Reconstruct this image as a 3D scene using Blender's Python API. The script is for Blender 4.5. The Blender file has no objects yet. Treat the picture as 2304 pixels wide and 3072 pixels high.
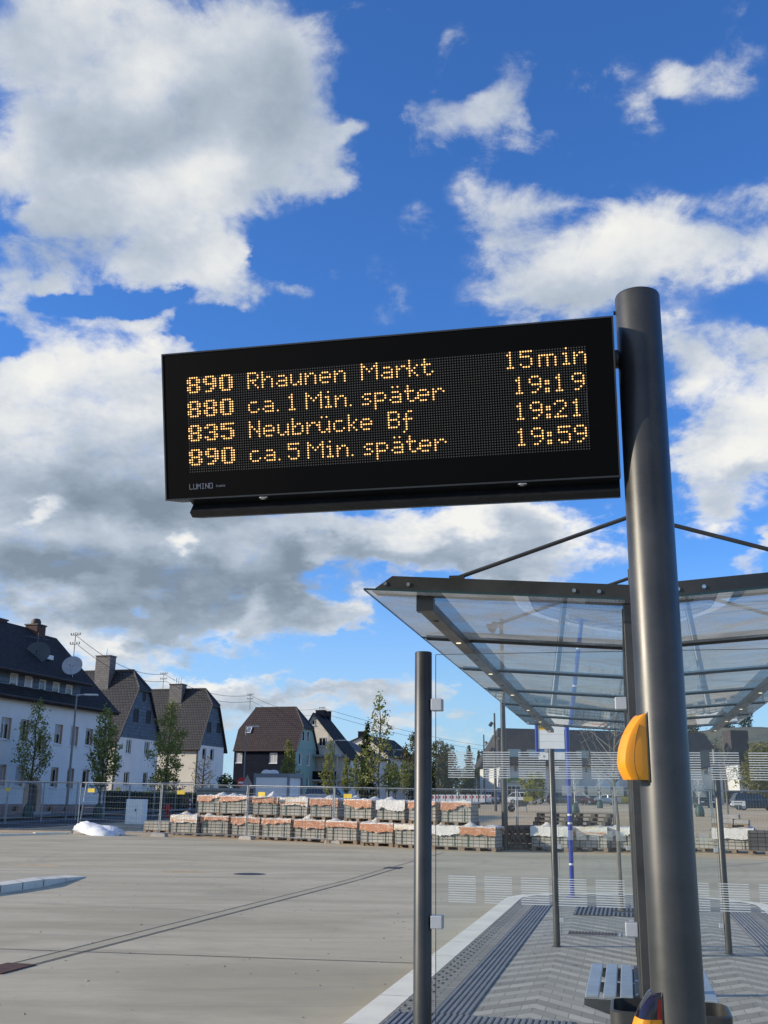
import bpy, math, random
import numpy as np
from mathutils import Vector, Matrix
R = math.radians
random.seed(7)
SC = bpy.context.scene
COL = SC.collection

# ------------------------------------------------------------------ camera
FPX, EYE = 3106.0, 1.62            # focal length in photo pixels (2304 x 3072), eye height
PITCH, ROLL = R(15.65), R(0.79)
cam_d = bpy.data.cameras.new('camera')
cam = bpy.data.objects.new('camera', cam_d); COL.objects.link(cam)
CROT = Matrix.Rotation(math.pi/2 + PITCH, 3, 'X') @ Matrix.Rotation(ROLL, 3, 'Z')
cam.matrix_world = Matrix.Translation((0, 0, EYE)) @ CROT.to_4x4()
cam_d.sensor_fit = 'VERTICAL'; cam_d.sensor_height = 36.0
cam_d.lens = FPX/3072*36.0
cam_d.clip_start = 0.05; cam_d.clip_end = 4000
SC.camera = cam
CP = Vector((0, 0, EYE))

def ray(u, v):
    return (CROT @ Vector(((u-1152)/FPX, -(v-1536)/FPX, -1))).normalized()
def d2(x, y):                       # photo pixels from the 1659 px wide viewing copy
    return x*2304/1659, y*2304/1659
def at(u, v, Y):
    d = ray(u, v); return CP + d*(Y/d.y)
def onplane(u, v, P, n):
    d = ray(u, v); return CP + d*((P-CP).dot(n)/d.dot(n))
def clamp(x, a=0.0, b=1.0): return max(a, min(b, x))
def fence_y(x): return 39.0 - 0.47*(x-4.0)
def zt(x, y):                       # height of the terrain
    w = clamp((y - (fence_y(x)-16.0))/14.0)
    z = -0.12*(1-w) + 0.01*clamp(3-x, 0, 30)*w
    d = y - fence_y(x)
    if d > 0: z += 0.02*min(d, 48) + 0.0112*clamp(d-48, 0, 60) + 0.004*max(0, d-108)
    return z
def gp(u, v, dz=0.0):               # where the ray of a photo pixel meets the terrain
    d = ray(u, v); t = 2.0
    step = 0.25
    while t < 900:
        p = CP + d*t
        if p.z < zt(p.x, p.y)+dz:
            lo, hi = t-step, t
            for _ in range(20):
                m = (lo+hi)/2; p = CP+d*m
                if p.z < zt(p.x, p.y)+dz: hi = m
                else: lo = m
            return p
        t += step; step = max(.25, t*.01)
    return CP + d*900

# ------------------------------------------------------------------ node helpers
class NT:
    def __init__(s, tree): s.t = tree; s.n = tree.nodes; s.l = tree.links
    def new(s, typ, **kw):
        nd = s.n.new(typ)
        for k, v in kw.items(): setattr(nd, k, v)
        return nd
    def put(s, sock, val):
        if hasattr(val, 'is_linked') or hasattr(val, 'links'): s.l.new(val, sock)
        else: sock.default_value = val
    def math(s, op, a, b=None, c=None, cl=False):
        nd = s.new('ShaderNodeMath', operation=op, use_clamp=cl); s.put(nd.inputs[0], a)
        if b is not None: s.put(nd.inputs[1], b)
        if c is not None: s.put(nd.inputs[2], c)
        return nd.outputs[0]
    def vmath(s, op, a, b=None, out=0):
        nd = s.new('ShaderNodeVectorMath', operation=op); s.put(nd.inputs[0], a)
        if b is not None: s.put(nd.inputs[1], b)
        return nd.outputs[out]
    def noise(s, vec, scale, detail=4, rough=.5, dist=0.0, out='Fac', dim='3D'):
        nd = s.new('ShaderNodeTexNoise', noise_dimensions=dim); s.put(nd.inputs['Vector'], vec)
        nd.inputs['Scale'].default_value = scale; nd.inputs['Detail'].default_value = detail
        nd.inputs['Roughness'].default_value = rough; nd.inputs['Distortion'].default_value = dist
        return nd.outputs[out]
    def ramp(s, fac, stops, interp='LINEAR'):
        nd = s.new('ShaderNodeValToRGB'); s.put(nd.inputs[0], fac); e = nd.color_ramp.elements
        nd.color_ramp.interpolation = interp
        while len(e) < len(stops): e.new(0.5)
        for el, (p, c) in zip(e, stops):
            el.position = p; el.color = (c[0], c[1], c[2], 1) if hasattr(c, '__len__') else (c, c, c, 1)
        return nd.outputs[0]
    def mix(s, fac, a, b, mode='MIX'):
        nd = s.new('ShaderNodeMix', data_type='RGBA', blend_type=mode, clamp_factor=True)
        s.put(nd.inputs[0], fac); s.put(nd.inputs[6], a); s.put(nd.inputs[7], b); return nd.outputs[2]
    def smooth(s, x, a, b, c=0.0, d=1.0, t='SMOOTHSTEP'):
        nd = s.new('ShaderNodeMapRange', interpolation_type=t); s.put(nd.inputs[0], x)
        for i, v in enumerate((a, b, c, d)): s.put(nd.inputs[i+1], v)
        return nd.outputs[0]
    def comb(s, x, y, z=0.0):
        nd = s.new('ShaderNodeCombineXYZ')
        for i, v in enumerate((x, y, z)): s.put(nd.inputs[i], v)
        return nd.outputs[0]
    def sep(s, v):
        nd = s.new('ShaderNodeSeparateXYZ'); s.put(nd.inputs[0], v); return nd.outputs
    def bump(s, h, strength=.3, dist=.02):
        nd = s.new('ShaderNodeBump'); s.put(nd.inputs['Height'], h)
        nd.inputs['Strength'].default_value = strength; nd.inputs['Distance'].default_value = dist
        return nd.outputs[0]
def c4(c): return (c[0], c[1], c[2], 1.0)

# ------------------------------------------------------------------ sky, clouds, sun
SUN_AZ, SUN_EL = R(264), R(20)      # azimuth clockwise from +Y
world = bpy.data.worlds.new('World'); SC.world = world; world.use_nodes = True
W = NT(world.node_tree); W.n.clear()
geo = W.new('ShaderNodeTexCoord'); DIR = W.vmath('NORMALIZE', geo.outputs['Generated'])
sx, sy, sz = W.sep(DIR)
nish = W.new('ShaderNodeTexSky', sky_type='NISHITA'); nish.sun_disc = False
nish.sun_elevation = SUN_EL; nish.sun_rotation = SUN_AZ
nish.air_density = 1.0; nish.dust_density = 0.4; nish.ozone_density = 2.0; nish.altitude = 400

def qdir(u, v):                     # where a sky direction meets the plane y = 1
    d = ray(u, v); return d.x/d.y, d.z/d.y
#  x, y (1659 px copy), half width, half height, tilt (deg, clockwise on the photo), weight
CLOUDS = [
 (230,60,430,170,0,1.0),(330,250,370,190,10,1.0),(560,120,170,190,0,.9),(640,250,120,110,20,.75),(690,330,130,80,5,.95),(730,390,70,40,10,.8),
 (745,290,66,20,-18,.8),(250,430,280,150,8,1.1),(420,480,150,90,0,.9),(400,520,130,120,10,.8),(560,370,150,90,-10,.8),(40,230,190,220,0,1.0),(20,350,100,110,0,.7),(70,500,110,90,0,.8),
 (40,650,110,85,30,.95),(105,622,52,22,0,.8),(230,570,130,60,0,.7),(300,590,80,50,0,.55),
 (390,668,120,40,-16,.9),(500,610,130,56,-12,.95),(240,690,90,40,0,.75),(620,620,44,26,0,.65),(700,592,40,14,0,.32),
 (190,930,300,235,12,1.5),(60,960,260,190,0,1.3),(330,1000,180,150,0,1.3),(20,1080,300,190,0,1.2),(480,1080,150,90,0,.9),
 (250,1230,520,115,0,1.2),(600,1190,260,80,0,1.05),(560,1300,330,75,4,1.0),(770,1160,200,75,0,1.0),(1000,1150,190,75,0,1.1),
 (1200,1150,220,62,-4,1.1),(760,1345,110,46,0,.85),(180,1330,330,70,0,.95),(900,1210,150,50,0,.8),(1120,1210,150,45,0,.8),
 (60,1395,150,46,0,1.0),(250,1405,130,40,-6,1.0),(440,1446,180,38,-3,1.15),(560,1500,220,36,4,.95),(760,1520,160,38,0,.85),(330,1490,200,40,0,.8),(620,1455,90,16,0,.6),
 (560,1570,300,44,0,.85),(880,1545,170,40,0,.7),(1010,1570,170,34,0,.6),(200,1500,300,60,0,.6),(920,1490,90,14,0,.4),
 (985,265,95,66,0,1.0),(1100,285,90,80,0,.95),(1160,225,66,100,30,.95),(1215,315,70,40,-20,.55),(1030,130,50,80,20,.6),(1010,190,60,40,-40,.3),
 (1312,198,58,80,40,.56),(1385,262,40,60,10,.5),(1450,190,50,40,0,.7),(1580,165,120,44,-32,.52),(1630,120,50,46,0,.42),(1600,40,60,60,0,.34),
 (1115,450,100,95,0,.85),(1290,490,190,110,10,.74),(1390,560,180,110,0,.80),(1570,540,130,85,0,.78),(1240,590,150,90,0,.6),(1190,600,170,62,10,.62),
 (1290,640,110,60,-20,.6),(1630,440,60,40,-20,.5),(1120,690,110,24,-4,.5),(930,490,46,44,-30,.36),(840,610,60,60,20,.32),(790,10,80,46,0,.6),
 (1540,860,130,150,20,.95),(1600,980,190,110,0,1.0),(1460,760,60,70,30,.6),(1640,790,60,60,0,.7),(1520,1000,120,80,0,.9),
 (1500,1112,90,34,0,.7),(1608,1212,46,24,0,.6),(1650,1140,40,22,0,.5),(1660,1180,30,30,0,.5),(1330,1265,50,16,0,.4),
]
HOLES = [(285,655,150,34,-6,1.7),(405,715,80,50,0,1.5),(130,655,90,26,0,1.3),(20,745,60,40,0,1.2),(640,560,120,60,-30,.8),(140,262,52,20,5,.75),(0,425,28,46,0,.7),(0,760,30,40,0,.8),(735,1285,48,40,20,.75),(590,1166,22,12,0,.5),
 (850,1095,120,14,-3,.4),(430,800,46,70,0,.3),(900,1330,80,60,0,.5),(210,1385,60,14,0,.3),(380,1400,80,14,0,.4),(900,1440,260,44,0,.7)]
#  shaded undersides (+) and sunlit tops (-)
SHADE = [(400,150,460,210,0,.16),(80,200,150,160,0,.10),(640,330,160,110,0,.08),(60,1010,240,140,0,.15),(250,1040,330,90,0,.55),(420,1100,300,75,0,.6),(150,1235,420,70,0,.6),(430,1290,360,70,0,.62),(620,1230,200,60,0,.5),
 (330,1345,260,34,0,.3),(840,1215,260,36,0,.5),(1120,1200,200,34,0,.4),(480,170,220,90,0,.25),(300,270,360,60,0,.22),(150,560,200,70,0,.2),(150,300,150,60,0,.2),
 (60,480,120,140,0,.25),(1290,650,150,60,0,.18),(1560,1030,160,60,0,.25),(620,1510,220,22,0,.3),(40,1290,200,60,0,.5),(720,1290,150,60,0,.35),
 (560,100,110,60,0,.15),(40,690,60,50,0,.2),
 (200,790,230,100,0,-.42),(60,900,120,110,0,-.34),(530,1235,50,30,0,-.2),(1000,1125,150,36,0,-.6),(1240,1120,160,30,0,-.55),(700,1230,60,34,0,-.7),
 (770,1310,80,22,0,-.5),(450,1436,170,20,0,-.5),(380,1180,40,26,0,-.8),(60,1105,70,18,-20,-.6),(210,1390,80,18,0,-.3),(560,1300,50,30,-40,-.3),
 (330,400,150,70,0,-.2),(480,370,90,70,0,-.22),(260,130,120,70,30,-.25),(100,230,120,60,0,-.1),(480,560,60,60,0,-.2),(1350,520,170,70,0,-.3),(1550,840,110,60,0,-.4),(1600,900,80,80,0,-.3),
 (1540,970,140,30,0,-.35),(1510,1100,70,20,0,-.3),(440,470,100,40,0,-.2)]
def blob_sum(nt, vec, blobs):
    # the running sum rides in the third component, so that the nodes are evaluated one after the other
    st = vec
    for (x, y, rx, ry, ang, wt) in blobs:
        u, v = d2(x, y); qx, qz = qdir(u, v)
        kx = qdir(u+60, v); kz = qdir(u, v-60)
        s_x = math.hypot(kx[0]-qx, kx[1]-qz)/60*2304/1659; s_z = math.hypot(kz[0]-qx, kz[1]-qz)/60*2304/1659
        mp = nt.new('ShaderNodeMapping', vector_type='TEXTURE'); nt.put(mp.inputs['Vector'], st)
        mp.inputs['Location'].default_value = (qx, qz, 0)
        mp.inputs['Rotation'].default_value = (0, 0, R(-ang))
        mp.inputs['Scale'].default_value = (rx*s_x*1.45, ry*s_z*1.45, 1e7)
        ln = nt.vmath('LENGTH', mp.outputs[0], out=1)
        g = nt.smooth(ln, 1.0, 0.0, 0.0, wt)
        st = nt.vmath('ADD', st, nt.comb(0.0, 0.0, g))
    return nt.sep(st)[2]
front = W.math('MAXIMUM', W.math('ABSOLUTE', sy), .08)
q0 = W.comb(W.math('DIVIDE', sx, front), W.math('DIVIDE', sz, front), 0.0)
pz = W.math('ADD', W.math('MAXIMUM', sz, 0.0), 0.42)
pl = W.comb(W.math('DIVIDE', sx, pz), W.math('DIVIDE', sy, pz), 0.0)          # flat cloud layer seen in perspective
def vnoise(scale, detail, rough=.5, seed=0.0):
    return W.noise(W.vmath('ADD', pl, (seed, seed*.7, seed*1.3)), scale*1.3, detail, rough)
wx = W.math('SUBTRACT', vnoise(2.2, 5, .55, 3.1), .5); wy = W.math('SUBTRACT', vnoise(2.2, 5, .55, 9.7), .5)
wx2 = W.math('SUBTRACT', vnoise(9., 6, .6, 5.3), .5); wy2 = W.math('SUBTRACT', vnoise(9., 6, .6, 1.9), .5)
warp = W.comb(W.math('MULTIPLY_ADD', wx, .20, W.math('MULTIPLY', wx2, .085)), W.math('MULTIPLY_ADD', wy, .15, W.math('MULTIPLY', wy2, .07)), 0.0)
qw = W.vmath('ADD', q0, warp)
cov = blob_sum(W, qw, CLOUDS)
hol = blob_sum(W, qw, HOLES)
fine = vnoise(4.4, 13, .64, 2.7)
fineB = W.noise(W.vmath('ADD', W.vmath('ADD', pl, (2.7, 2.7*.7, 2.7*1.3)), (-.030, -.035, 0.0)), 4.4*1.3, 9, .60)
big = vnoise(1.1, 5, .5, 14.2)
base = W.math('SUBTRACT', cov, hol)
behind = W.smooth(sy, .25, -.1)                                              # other half of the sky: broken cloud
gen = W.math('MULTIPLY', behind, W.smooth(big, .42, .66))
base = W.math('ADD', W.math('MULTIPLY', base, W.math('SUBTRACT', 1.0, behind)), gen)
fluff = W.noise(W.vmath('ADD', pl, (31., 7., 2.)), 14.0, 10, .62, 0.6)
base = W.math('MINIMUM', base, 1.3)
edge = W.math('MULTIPLY', W.smooth(base, .02, .35), W.math('MULTIPLY_ADD', base, -.45, 1.15))
dens = W.math('MULTIPLY_ADD', W.math('MULTIPLY', W.math('SUBTRACT', fine, .5), edge), 4.2, base)
dens = W.math('MULTIPLY_ADD', W.math('MULTIPLY', W.math('SUBTRACT', fluff, .5), edge), 2.9, dens)
dens = W.math('MULTIPLY_ADD', W.math('SUBTRACT', big, .5), .3, dens)
mask = W.smooth(dens, .04, 1.25)
relief = W.math('SUBTRACT', fine, fineB)
shd = blob_sum(W, qw, SHADE)
thick = W.smooth(dens, .55, 1.5)
soft = vnoise(2.6, 6, .52, 22.0)
tone = W.math('ADD', W.math('MULTIPLY', shd, .74), W.math('MULTIPLY', thick, .10))
tone = W.math('ADD', tone, W.math('MULTIPLY', relief, -.95))
tone = W.math('ADD', tone, W.math('MULTIPLY', W.math('SUBTRACT', soft, .5), .38))
tone = W.math('ADD', tone, .26, cl=True)
CL = W.ramp(tone, [(0.0, (.93, .92, .87)), (.2, (.78, .80, .81)), (.42, (.54, .60, .68)), (.68, (.37, .44, .52)), (1.0, (.23, .285, .345))])
# blue of the air: Nishita, cooled a little as the camera renders it
SKY_K = 0.115
blue = W.mix(1.0, nish.outputs[0], (0.58, 1.13, 1.93, 1), 'MULTIPLY')
# pale moist air low over the roofs
blue = W.mix(W.smooth(sz, .26, -.02, 0, .85), blue, (.50/SKY_K, .70/SKY_K, .86/SKY_K, 1))
CLK = W.mix(1.0, CL, (1/SKY_K, 1/SKY_K, 1/SKY_K, 1), 'MULTIPLY')
skyc = W.mix(W.math('MULTIPLY', mask, .97), blue, CLK)
bg = W.new('ShaderNodeBackground'); W.put(bg.inputs[0], skyc); bg.inputs[1].default_value = SKY_K
wo = W.new('ShaderNodeOutputWorld'); W.l.new(bg.outputs[0], wo.inputs[0])
world.cycles.sampling_method = 'MANUAL'; world.cycles.sample_map_resolution = 512

sun_d = bpy.data.lights.new('sun', 'SUN'); sun_d.energy = 5.0; sun_d.angle = R(0.9); sun_d.color = (1.0, .88, .72)
sun = bpy.data.objects.new('sun', sun_d); COL.objects.link(sun)
sdir = Vector((math.sin(SUN_AZ)*math.cos(SUN_EL), math.cos(SUN_AZ)*math.cos(SUN_EL), math.sin(SUN_EL)))
sun.rotation_euler = sdir.to_track_quat('Z', 'Y').to_euler(); sun.location = sdir*50
SC.view_settings.view_transform = 'Standard'; SC.view_settings.look = 'None'
SC.view_settings.exposure = 0.0; SC.view_settings.gamma = 1.0; SC.view_settings.use_curve_mapping = False
SC.cycles.transparent_max_bounces = 24; SC.cycles.max_bounces = 6; SC.cycles.diffuse_bounces = 3
SC.cycles.glossy_bounces = 3; SC.cycles.use_denoising = True
SC.cycles.caustics_reflective = False; SC.cycles.caustics_refractive = False

# ------------------------------------------------------------------ mesh helpers
class MB:
    def __init__(s): s.v = []; s.f = []; s.m = []; s.mi = 0
    def add(s, vs, fs):
        o = len(s.v); s.v += [tuple(p) for p in vs]
        s.f += [tuple(i+o for i in f) for f in fs]; s.m += [s.mi]*len(fs); return s
    def box(s, x0, x1, y0, y1, z0, z1, M=None):
        vs = [Vector((x, y, z)) for z in (z0, z1) for y in (y0, y1) for x in (x0, x1)]
        if M is not None: vs = [M @ p for p in vs]
        return s.add(vs, [(0,2,3,1),(4,5,7,6),(0,1,5,4),(2,6,7,3),(0,4,6,2),(1,3,7,5)])
    def quad(s, a, b, c, d): return s.add([a, b, c, d], [(0,1,2,3)])
    def poly(s, pts): return s.add(pts, [tuple(range(len(pts)))])
    def tube(s, pts, rad, n=8, cap=True):
        pts = [Vector(p) for p in pts]; k = len(pts)
        rs = rad if hasattr(rad, '__len__') else [rad]*k
        vs, fs = [], []
        ref = None
        for i, p in enumerate(pts):
            d = (pts[min(i+1, k-1)]-pts[max(i-1, 0)]).normalized()
            if ref is None:
                ref = Vector((1, 0, 0)) if abs(d.x) < .9 else Vector((0, 1, 0))
            a = (ref - d*ref.dot(d)).normalized(); b = d.cross(a); ref = a
            for j in range(n):
                t = 2*math.pi*j/n; vs.append(p + (a*math.cos(t)+b*math.sin(t))*rs[i])
        for i in range(k-1):
            for j in range(n):
                j2 = (j+1) % n; fs.append((i*n+j, i*n+j2, (i+1)*n+j2, (i+1)*n+j))
        if cap: fs.append(tuple(range(n-1, -1, -1))); fs.append(tuple((k-1)*n+j for j in range(n)))
        return s.add(vs, fs)
    def prism(s, poly, axis, a, b):   # polygon in two axes, run along the third ('x', 'y' or 'z')
        n = len(poly)
        def P(p, t): return {'x': (t, p[0], p[1]), 'y': (p[0], t, p[1]), 'z': (p[0], p[1], t)}[axis]
        vs = [P(p, a) for p in poly]+[P(p, b) for p in poly]
        fs = [(i, (i+1) % n, n+(i+1) % n, n+i) for i in range(n)]
        fs += [tuple(range(n-1, -1, -1)), tuple(range(n, 2*n))]
        return s.add(vs, fs)
    def lathe(s, prof, n=16, c=(0, 0, 0)):
        vs, fs = [], []
        for r, z in prof:
            for j in range(n):
                t = 2*math.pi*j/n; vs.append((c[0]+r*math.cos(t), c[1]+r*math.sin(t), c[2]+z))
        for i in range(len(prof)-1):
            for j in range(n):
                j2 = (j+1) % n; fs.append((i*n+j, i*n+j2, (i+1)*n+j2, (i+1)*n+j))
        fs.append(tuple(range(n-1, -1, -1))); fs.append(tuple((len(prof)-1)*n+j for j in range(n)))
        return s.add(vs, fs)
    def build(s, name, mats, parent=None, smooth=False, bevel=0, seg=2, loc=None, fix=True):
        me = bpy.data.meshes.new(name); me.from_pydata(s.v, [], s.f)
        if not isinstance(mats, (list, tuple)): mats = [mats]
        for m in mats: me.materials.append(m)
        if len(mats) > 1: me.polygons.foreach_set('material_index', s.m)
        if fix:
            import bmesh
            bm = bmesh.new(); bm.from_mesh(me); bmesh.ops.recalc_face_normals(bm, faces=bm.faces)
            if bevel:
                es = [e for e in bm.edges if len(e.link_faces) == 2 and e.calc_face_angle(0) > .5]
                bmesh.ops.bevel(bm, geom=es, offset=bevel, segments=seg, affect='EDGES', profile=.5)
            bm.to_mesh(me); bm.free()
        if smooth:
            me.polygons.foreach_set('use_smooth', [True]*len(me.polygons))
            try: me.set_sharp_from_angle(angle=R(38))
            except Exception: pass
        me.update()
        o = bpy.data.objects.new(name, me); COL.objects.link(o)
        if parent is not None: o.parent = parent
        if loc is not None: o.location = loc
        return o
def tag(o, label=None, cat=None, group=None, kind=None):
    for k, v in (('label', label), ('category', cat), ('group', group), ('kind', kind)):
        if v: o[k] = v
    return o
def empty(name, loc, rz=0.0, label=None, cat=None, group=None):
    o = bpy.data.objects.new(name, None); COL.objects.link(o); o.empty_display_size = .2
    o.location = loc; o.rotation_euler = (0, 0, rz); return tag(o, label, cat, group)
def copy_tree(o, parent=None):
    c = o.copy(); COL.objects.link(c); c.parent = parent
    for ch in list(o.children): copy_tree(ch, c)
    return c

# ------------------------------------------------------------------ materials
MATS = {}
def newmat(name):
    m = bpy.data.materials.new(name); m.use_nodes = True
    nt = NT(m.node_tree); b = nt.n['Principled BSDF']; return m, nt, b
def pm(name, col, rough=.6, metal=0.0, var=.12, scale=6.0, bump=0.0, bscale=60.0, spec=.5, alt=None, detail=5, emis=None, es=0.0):
    """painted / stone / metal surface: two tones broken up by noise, uneven gloss, fine relief"""
    if name in MATS: return MATS[name]
    m, nt, b = newmat(name); tc = nt.new('ShaderNodeTexCoord'); v = tc.outputs['Object']
    n = nt.noise(v, scale, detail, .6)
    c2 = alt if alt is not None else tuple(min(1, x*(1+var)) for x in col)
    c1 = col if alt is not None else tuple(x*(1-var) for x in col)
    nt.put(b.inputs['Base Color'], nt.ramp(n, [(.32, c1), (.68, c2)]))
    nt.put(b.inputs['Roughness'], nt.smooth(nt.noise(v, scale*2.3, 3), .3, .7, max(.02, rough-.07), min(1, rough+.07), 'LINEAR'))
    b.inputs['Metallic'].default_value = metal; b.inputs['Specular IOR Level'].default_value = spec
    if bump: nt.put(b.inputs['Normal'], nt.bump(nt.noise(v, bscale, 4, .6), bump, .01))
    if emis: b.inputs['Emission Color'].default_value = c4(emis); b.inputs['Emission Strength'].default_value = es
    MATS[name] = m; return m
def brickmat(name, c1, c2, mortar, bw, bh, rough=.75, bump=.5, msize=.012, offset=.5, vecmode='xz', scale=1.0, spec=.4, stain=.15):
    """tiles, slates, blocks: courses laid out in metres on x+y / z (walls) or x / y (ground)"""
    if name in MATS: return MATS[name]
    m, nt, b = newmat(name); tc = nt.new('ShaderNodeTexCoord'); x, y, z = nt.sep(tc.outputs['Object'])
    vec = nt.comb(nt.math('ADD', x, y), z) if vecmode == 'xz' else nt.comb(x, y)
    br = nt.new('ShaderNodeTexBrick'); nt.put(br.inputs['Vector'], vec); br.offset = offset
    br.inputs['Color1'].default_value = c4(c1); br.inputs['Color2'].default_value = c4(c2); br.inputs['Mortar'].default_value = c4(mortar)
    br.inputs['Scale'].default_value = scale; br.inputs['Brick Width'].default_value = bw; br.inputs['Row Height'].default_value = bh
    br.inputs['Mortar Size'].default_value = msize; br.inputs['Mortar Smooth'].default_value = .3
    st = nt.noise(tc.outputs['Object'], .7, 6, .6)
    nt.put(b.inputs['Base Color'], nt.mix(1.0, br.outputs['Color'], nt.ramp(st, [(.3, 1-stain), (.7, 1+stain*.0)]), 'MULTIPLY'))
    b.inputs['Roughness'].default_value = rough; b.inputs['Specular IOR Level'].default_value = spec
    h = nt.math('SUBTRACT', 1.0, br.outputs['Fac'])
    nt.put(b.inputs['Normal'], nt.bump(h, bump, .03)); MATS[name] = m; return m
def glassmat(name, tint=(.93, .97, .96), refl=1.0, dirt=.03, f0=.05, rough=.0):
    """flat pane: light passes straight through, Schlick reflection grows towards grazing angles, a film of dust"""
    if name in MATS: return MATS[name]
    m, nt, b = newmat(name); nt.n.remove(b); out = nt.n['Material Output']
    lw = nt.new('ShaderNodeLayerWeight'); lw.inputs[0].default_value = .5
    fr = nt.math('MULTIPLY_ADD', nt.math('POWER', lw.outputs['Facing'], 5.0), (1-f0)*refl, f0*refl, cl=True)
    tr = nt.new('ShaderNodeBsdfTransparent'); tr.inputs[0].default_value = c4(tint)
    gl = nt.new('ShaderNodeBsdfGlossy'); gl.inputs['Roughness'].default_value = rough
    df = nt.new('ShaderNodeBsdfDiffuse'); df.inputs[0].default_value = (.55, .58, .58, 1)
    tc = nt.new('ShaderNodeTexCoord')
    dd = nt.smooth(nt.noise(tc.outputs['Object'], 3.2, 6, .65), .35, .8, dirt*.4, dirt*1.9)
    m1 = nt.new('ShaderNodeMixShader'); nt.put(m1.inputs[0], dd); nt.l.new(tr.outputs[0], m1.inputs[1])
    ts = nt.new('ShaderNodeBsdfTranslucent'); ts.inputs[0].default_value = (.66, .74, .72, 1)
    ad = nt.new('ShaderNodeMixShader'); ad.inputs[0].default_value = .5; nt.l.new(df.outputs[0], ad.inputs[1]); nt.l.new(ts.outputs[0], ad.inputs[2]); nt.l.new(ad.outputs[0], m1.inputs[2])
    m2 = nt.new('ShaderNodeMixShader'); nt.put(m2.inputs[0], fr); nt.l.new(m1.outputs[0], m2.inputs[1]); nt.l.new(gl.outputs[0], m2.inputs[2])
    nt.l.new(m2.outputs[0], out.inputs[0]); MATS[name] = m; return m
def mica(name, col, rough=.36, metal=.55):
    """metallic iron-mica paint of the shelter and poles"""
    m, nt, b = newmat(name); tc = nt.new('ShaderNodeTexCoord'); v = tc.outputs['Object']
    fl = nt.noise(v, 420, 2, .6); big = nt.noise(v, 2.4, 5, .6)
    c = nt.mix(nt.smooth(fl, .35, .75), c4(tuple(x*.8 for x in col)), c4(tuple(x*1.3 for x in col)))
    nt.put(b.inputs['Base Color'], nt.mix(nt.smooth(big, .3, .75, 0, .35), c, c4((.16, .155, .14))))
    b.inputs['Metallic'].default_value = metal
    nt.put(b.inputs['Roughness'], nt.smooth(big, .3, .7, rough-.04, rough+.07))
    nt.put(b.inputs['Normal'], nt.bump(fl, .08, .001)); MATS[name] = m; return m
M_ANTH = mica('anthracite_paint', (.046, .047, .044), .38, .5)
M_ANTHD = mica('anthracite_paint_dark', (.05, .052, .052), .42, .4)
M_STEEL = pm('galvanised_steel', (.42, .44, .45), .42, .8, .2, 9)
M_INOX = pm('stainless_steel', (.6, .6, .58), .28, .95, .1, 12)
M_BLACK = pm('black_plastic', (.012, .013, .014), .42, 0, .2, 20)
M_CLAMP = pm('clamp_cover', (.50, .52, .53), .42, .25, .06, 10)
M_YEL = pm('signal_yellow', (.88, .33, .010), .33, 0, .05, 12, .02, 200)
M_RUB = pm('rubber', (.02, .02, .021), .8, 0, .3, 12)
M_ROOFGL = glassmat('roof_glass', (.82, .88, .87), 1.1, .62, .08)
M_GLASS = glassmat('screen_glass', (.93, .97, .96), .9, .035, .045)
M_EDGE = pm('glass_edge', (.02, .05, .048), .2, 0, .1, 5)
M_PRINT = pm('white_print', (.58, .63, .63), .6, 0, .05, 30)

# ------------------------------------------------------------------ ground
AX = R(12.9)                                  # the island runs 12.9 degrees right of the view
GO = Vector((.192, 4.75, 0))                  # front left post of the shelter = origin of the island frame
TX = Vector((math.cos(AX), -math.sin(AX), 0)); NY = Vector((math.sin(AX), math.cos(AX), 0))
def isl(x, y, z=0.0): return GO + TX*x + NY*y + Vector((0, 0, z))
def to_isl(p): d = Vector((p[0], p[1], 0))-GO; return d.dot(TX), d.dot(NY)

def ground_sheet():
    xs = sorted(set([-600, -300, -180, -120, -90, -70] + list(np.arange(-56, 57, 2.0)) + [70, 90, 120, 180, 300, 600]))
    ys = sorted(set([-300, -120, -60, -30, -15] + list(np.arange(-6, 92, 2.0)) + list(np.arange(95, 160, 6.0)) + [175, 200, 260, 350, 500, 800]))
    mb = MB(); nx = len(xs)
    mb.add([(x, y, zt(x, y)) for y in ys for x in xs], [(j*nx+i, j*nx+i+1, (j+1)*nx+i+1, (j+1)*nx+i) for j in range(len(ys)-1) for i in range(nx-1)])
    m, nt, b = newmat('sandy_ground'); tc = nt.new('ShaderNodeTexCoord'); v = tc.outputs['Object']
    a = nt.noise(v, .12, 6, .6); f = nt.noise(v, 2.6, 8, .7)
    c = nt.mix(nt.smooth(a, .35, .65), c4((.50, .36, .19)), c4((.60, .47, .29)))
    c = nt.mix(nt.smooth(f, .35, .8, 0, .5), c, c4((.17, .14, .10)))
    nt.put(b.inputs['Base Color'], c); b.inputs['Roughness'].default_value = .95
    nt.put(b.inputs['Normal'], nt.bump(f, .6, .05))
    o = mb.build('ground', m, smooth=True); tag(o, kind='structure'); return o
ground_sheet()

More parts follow.
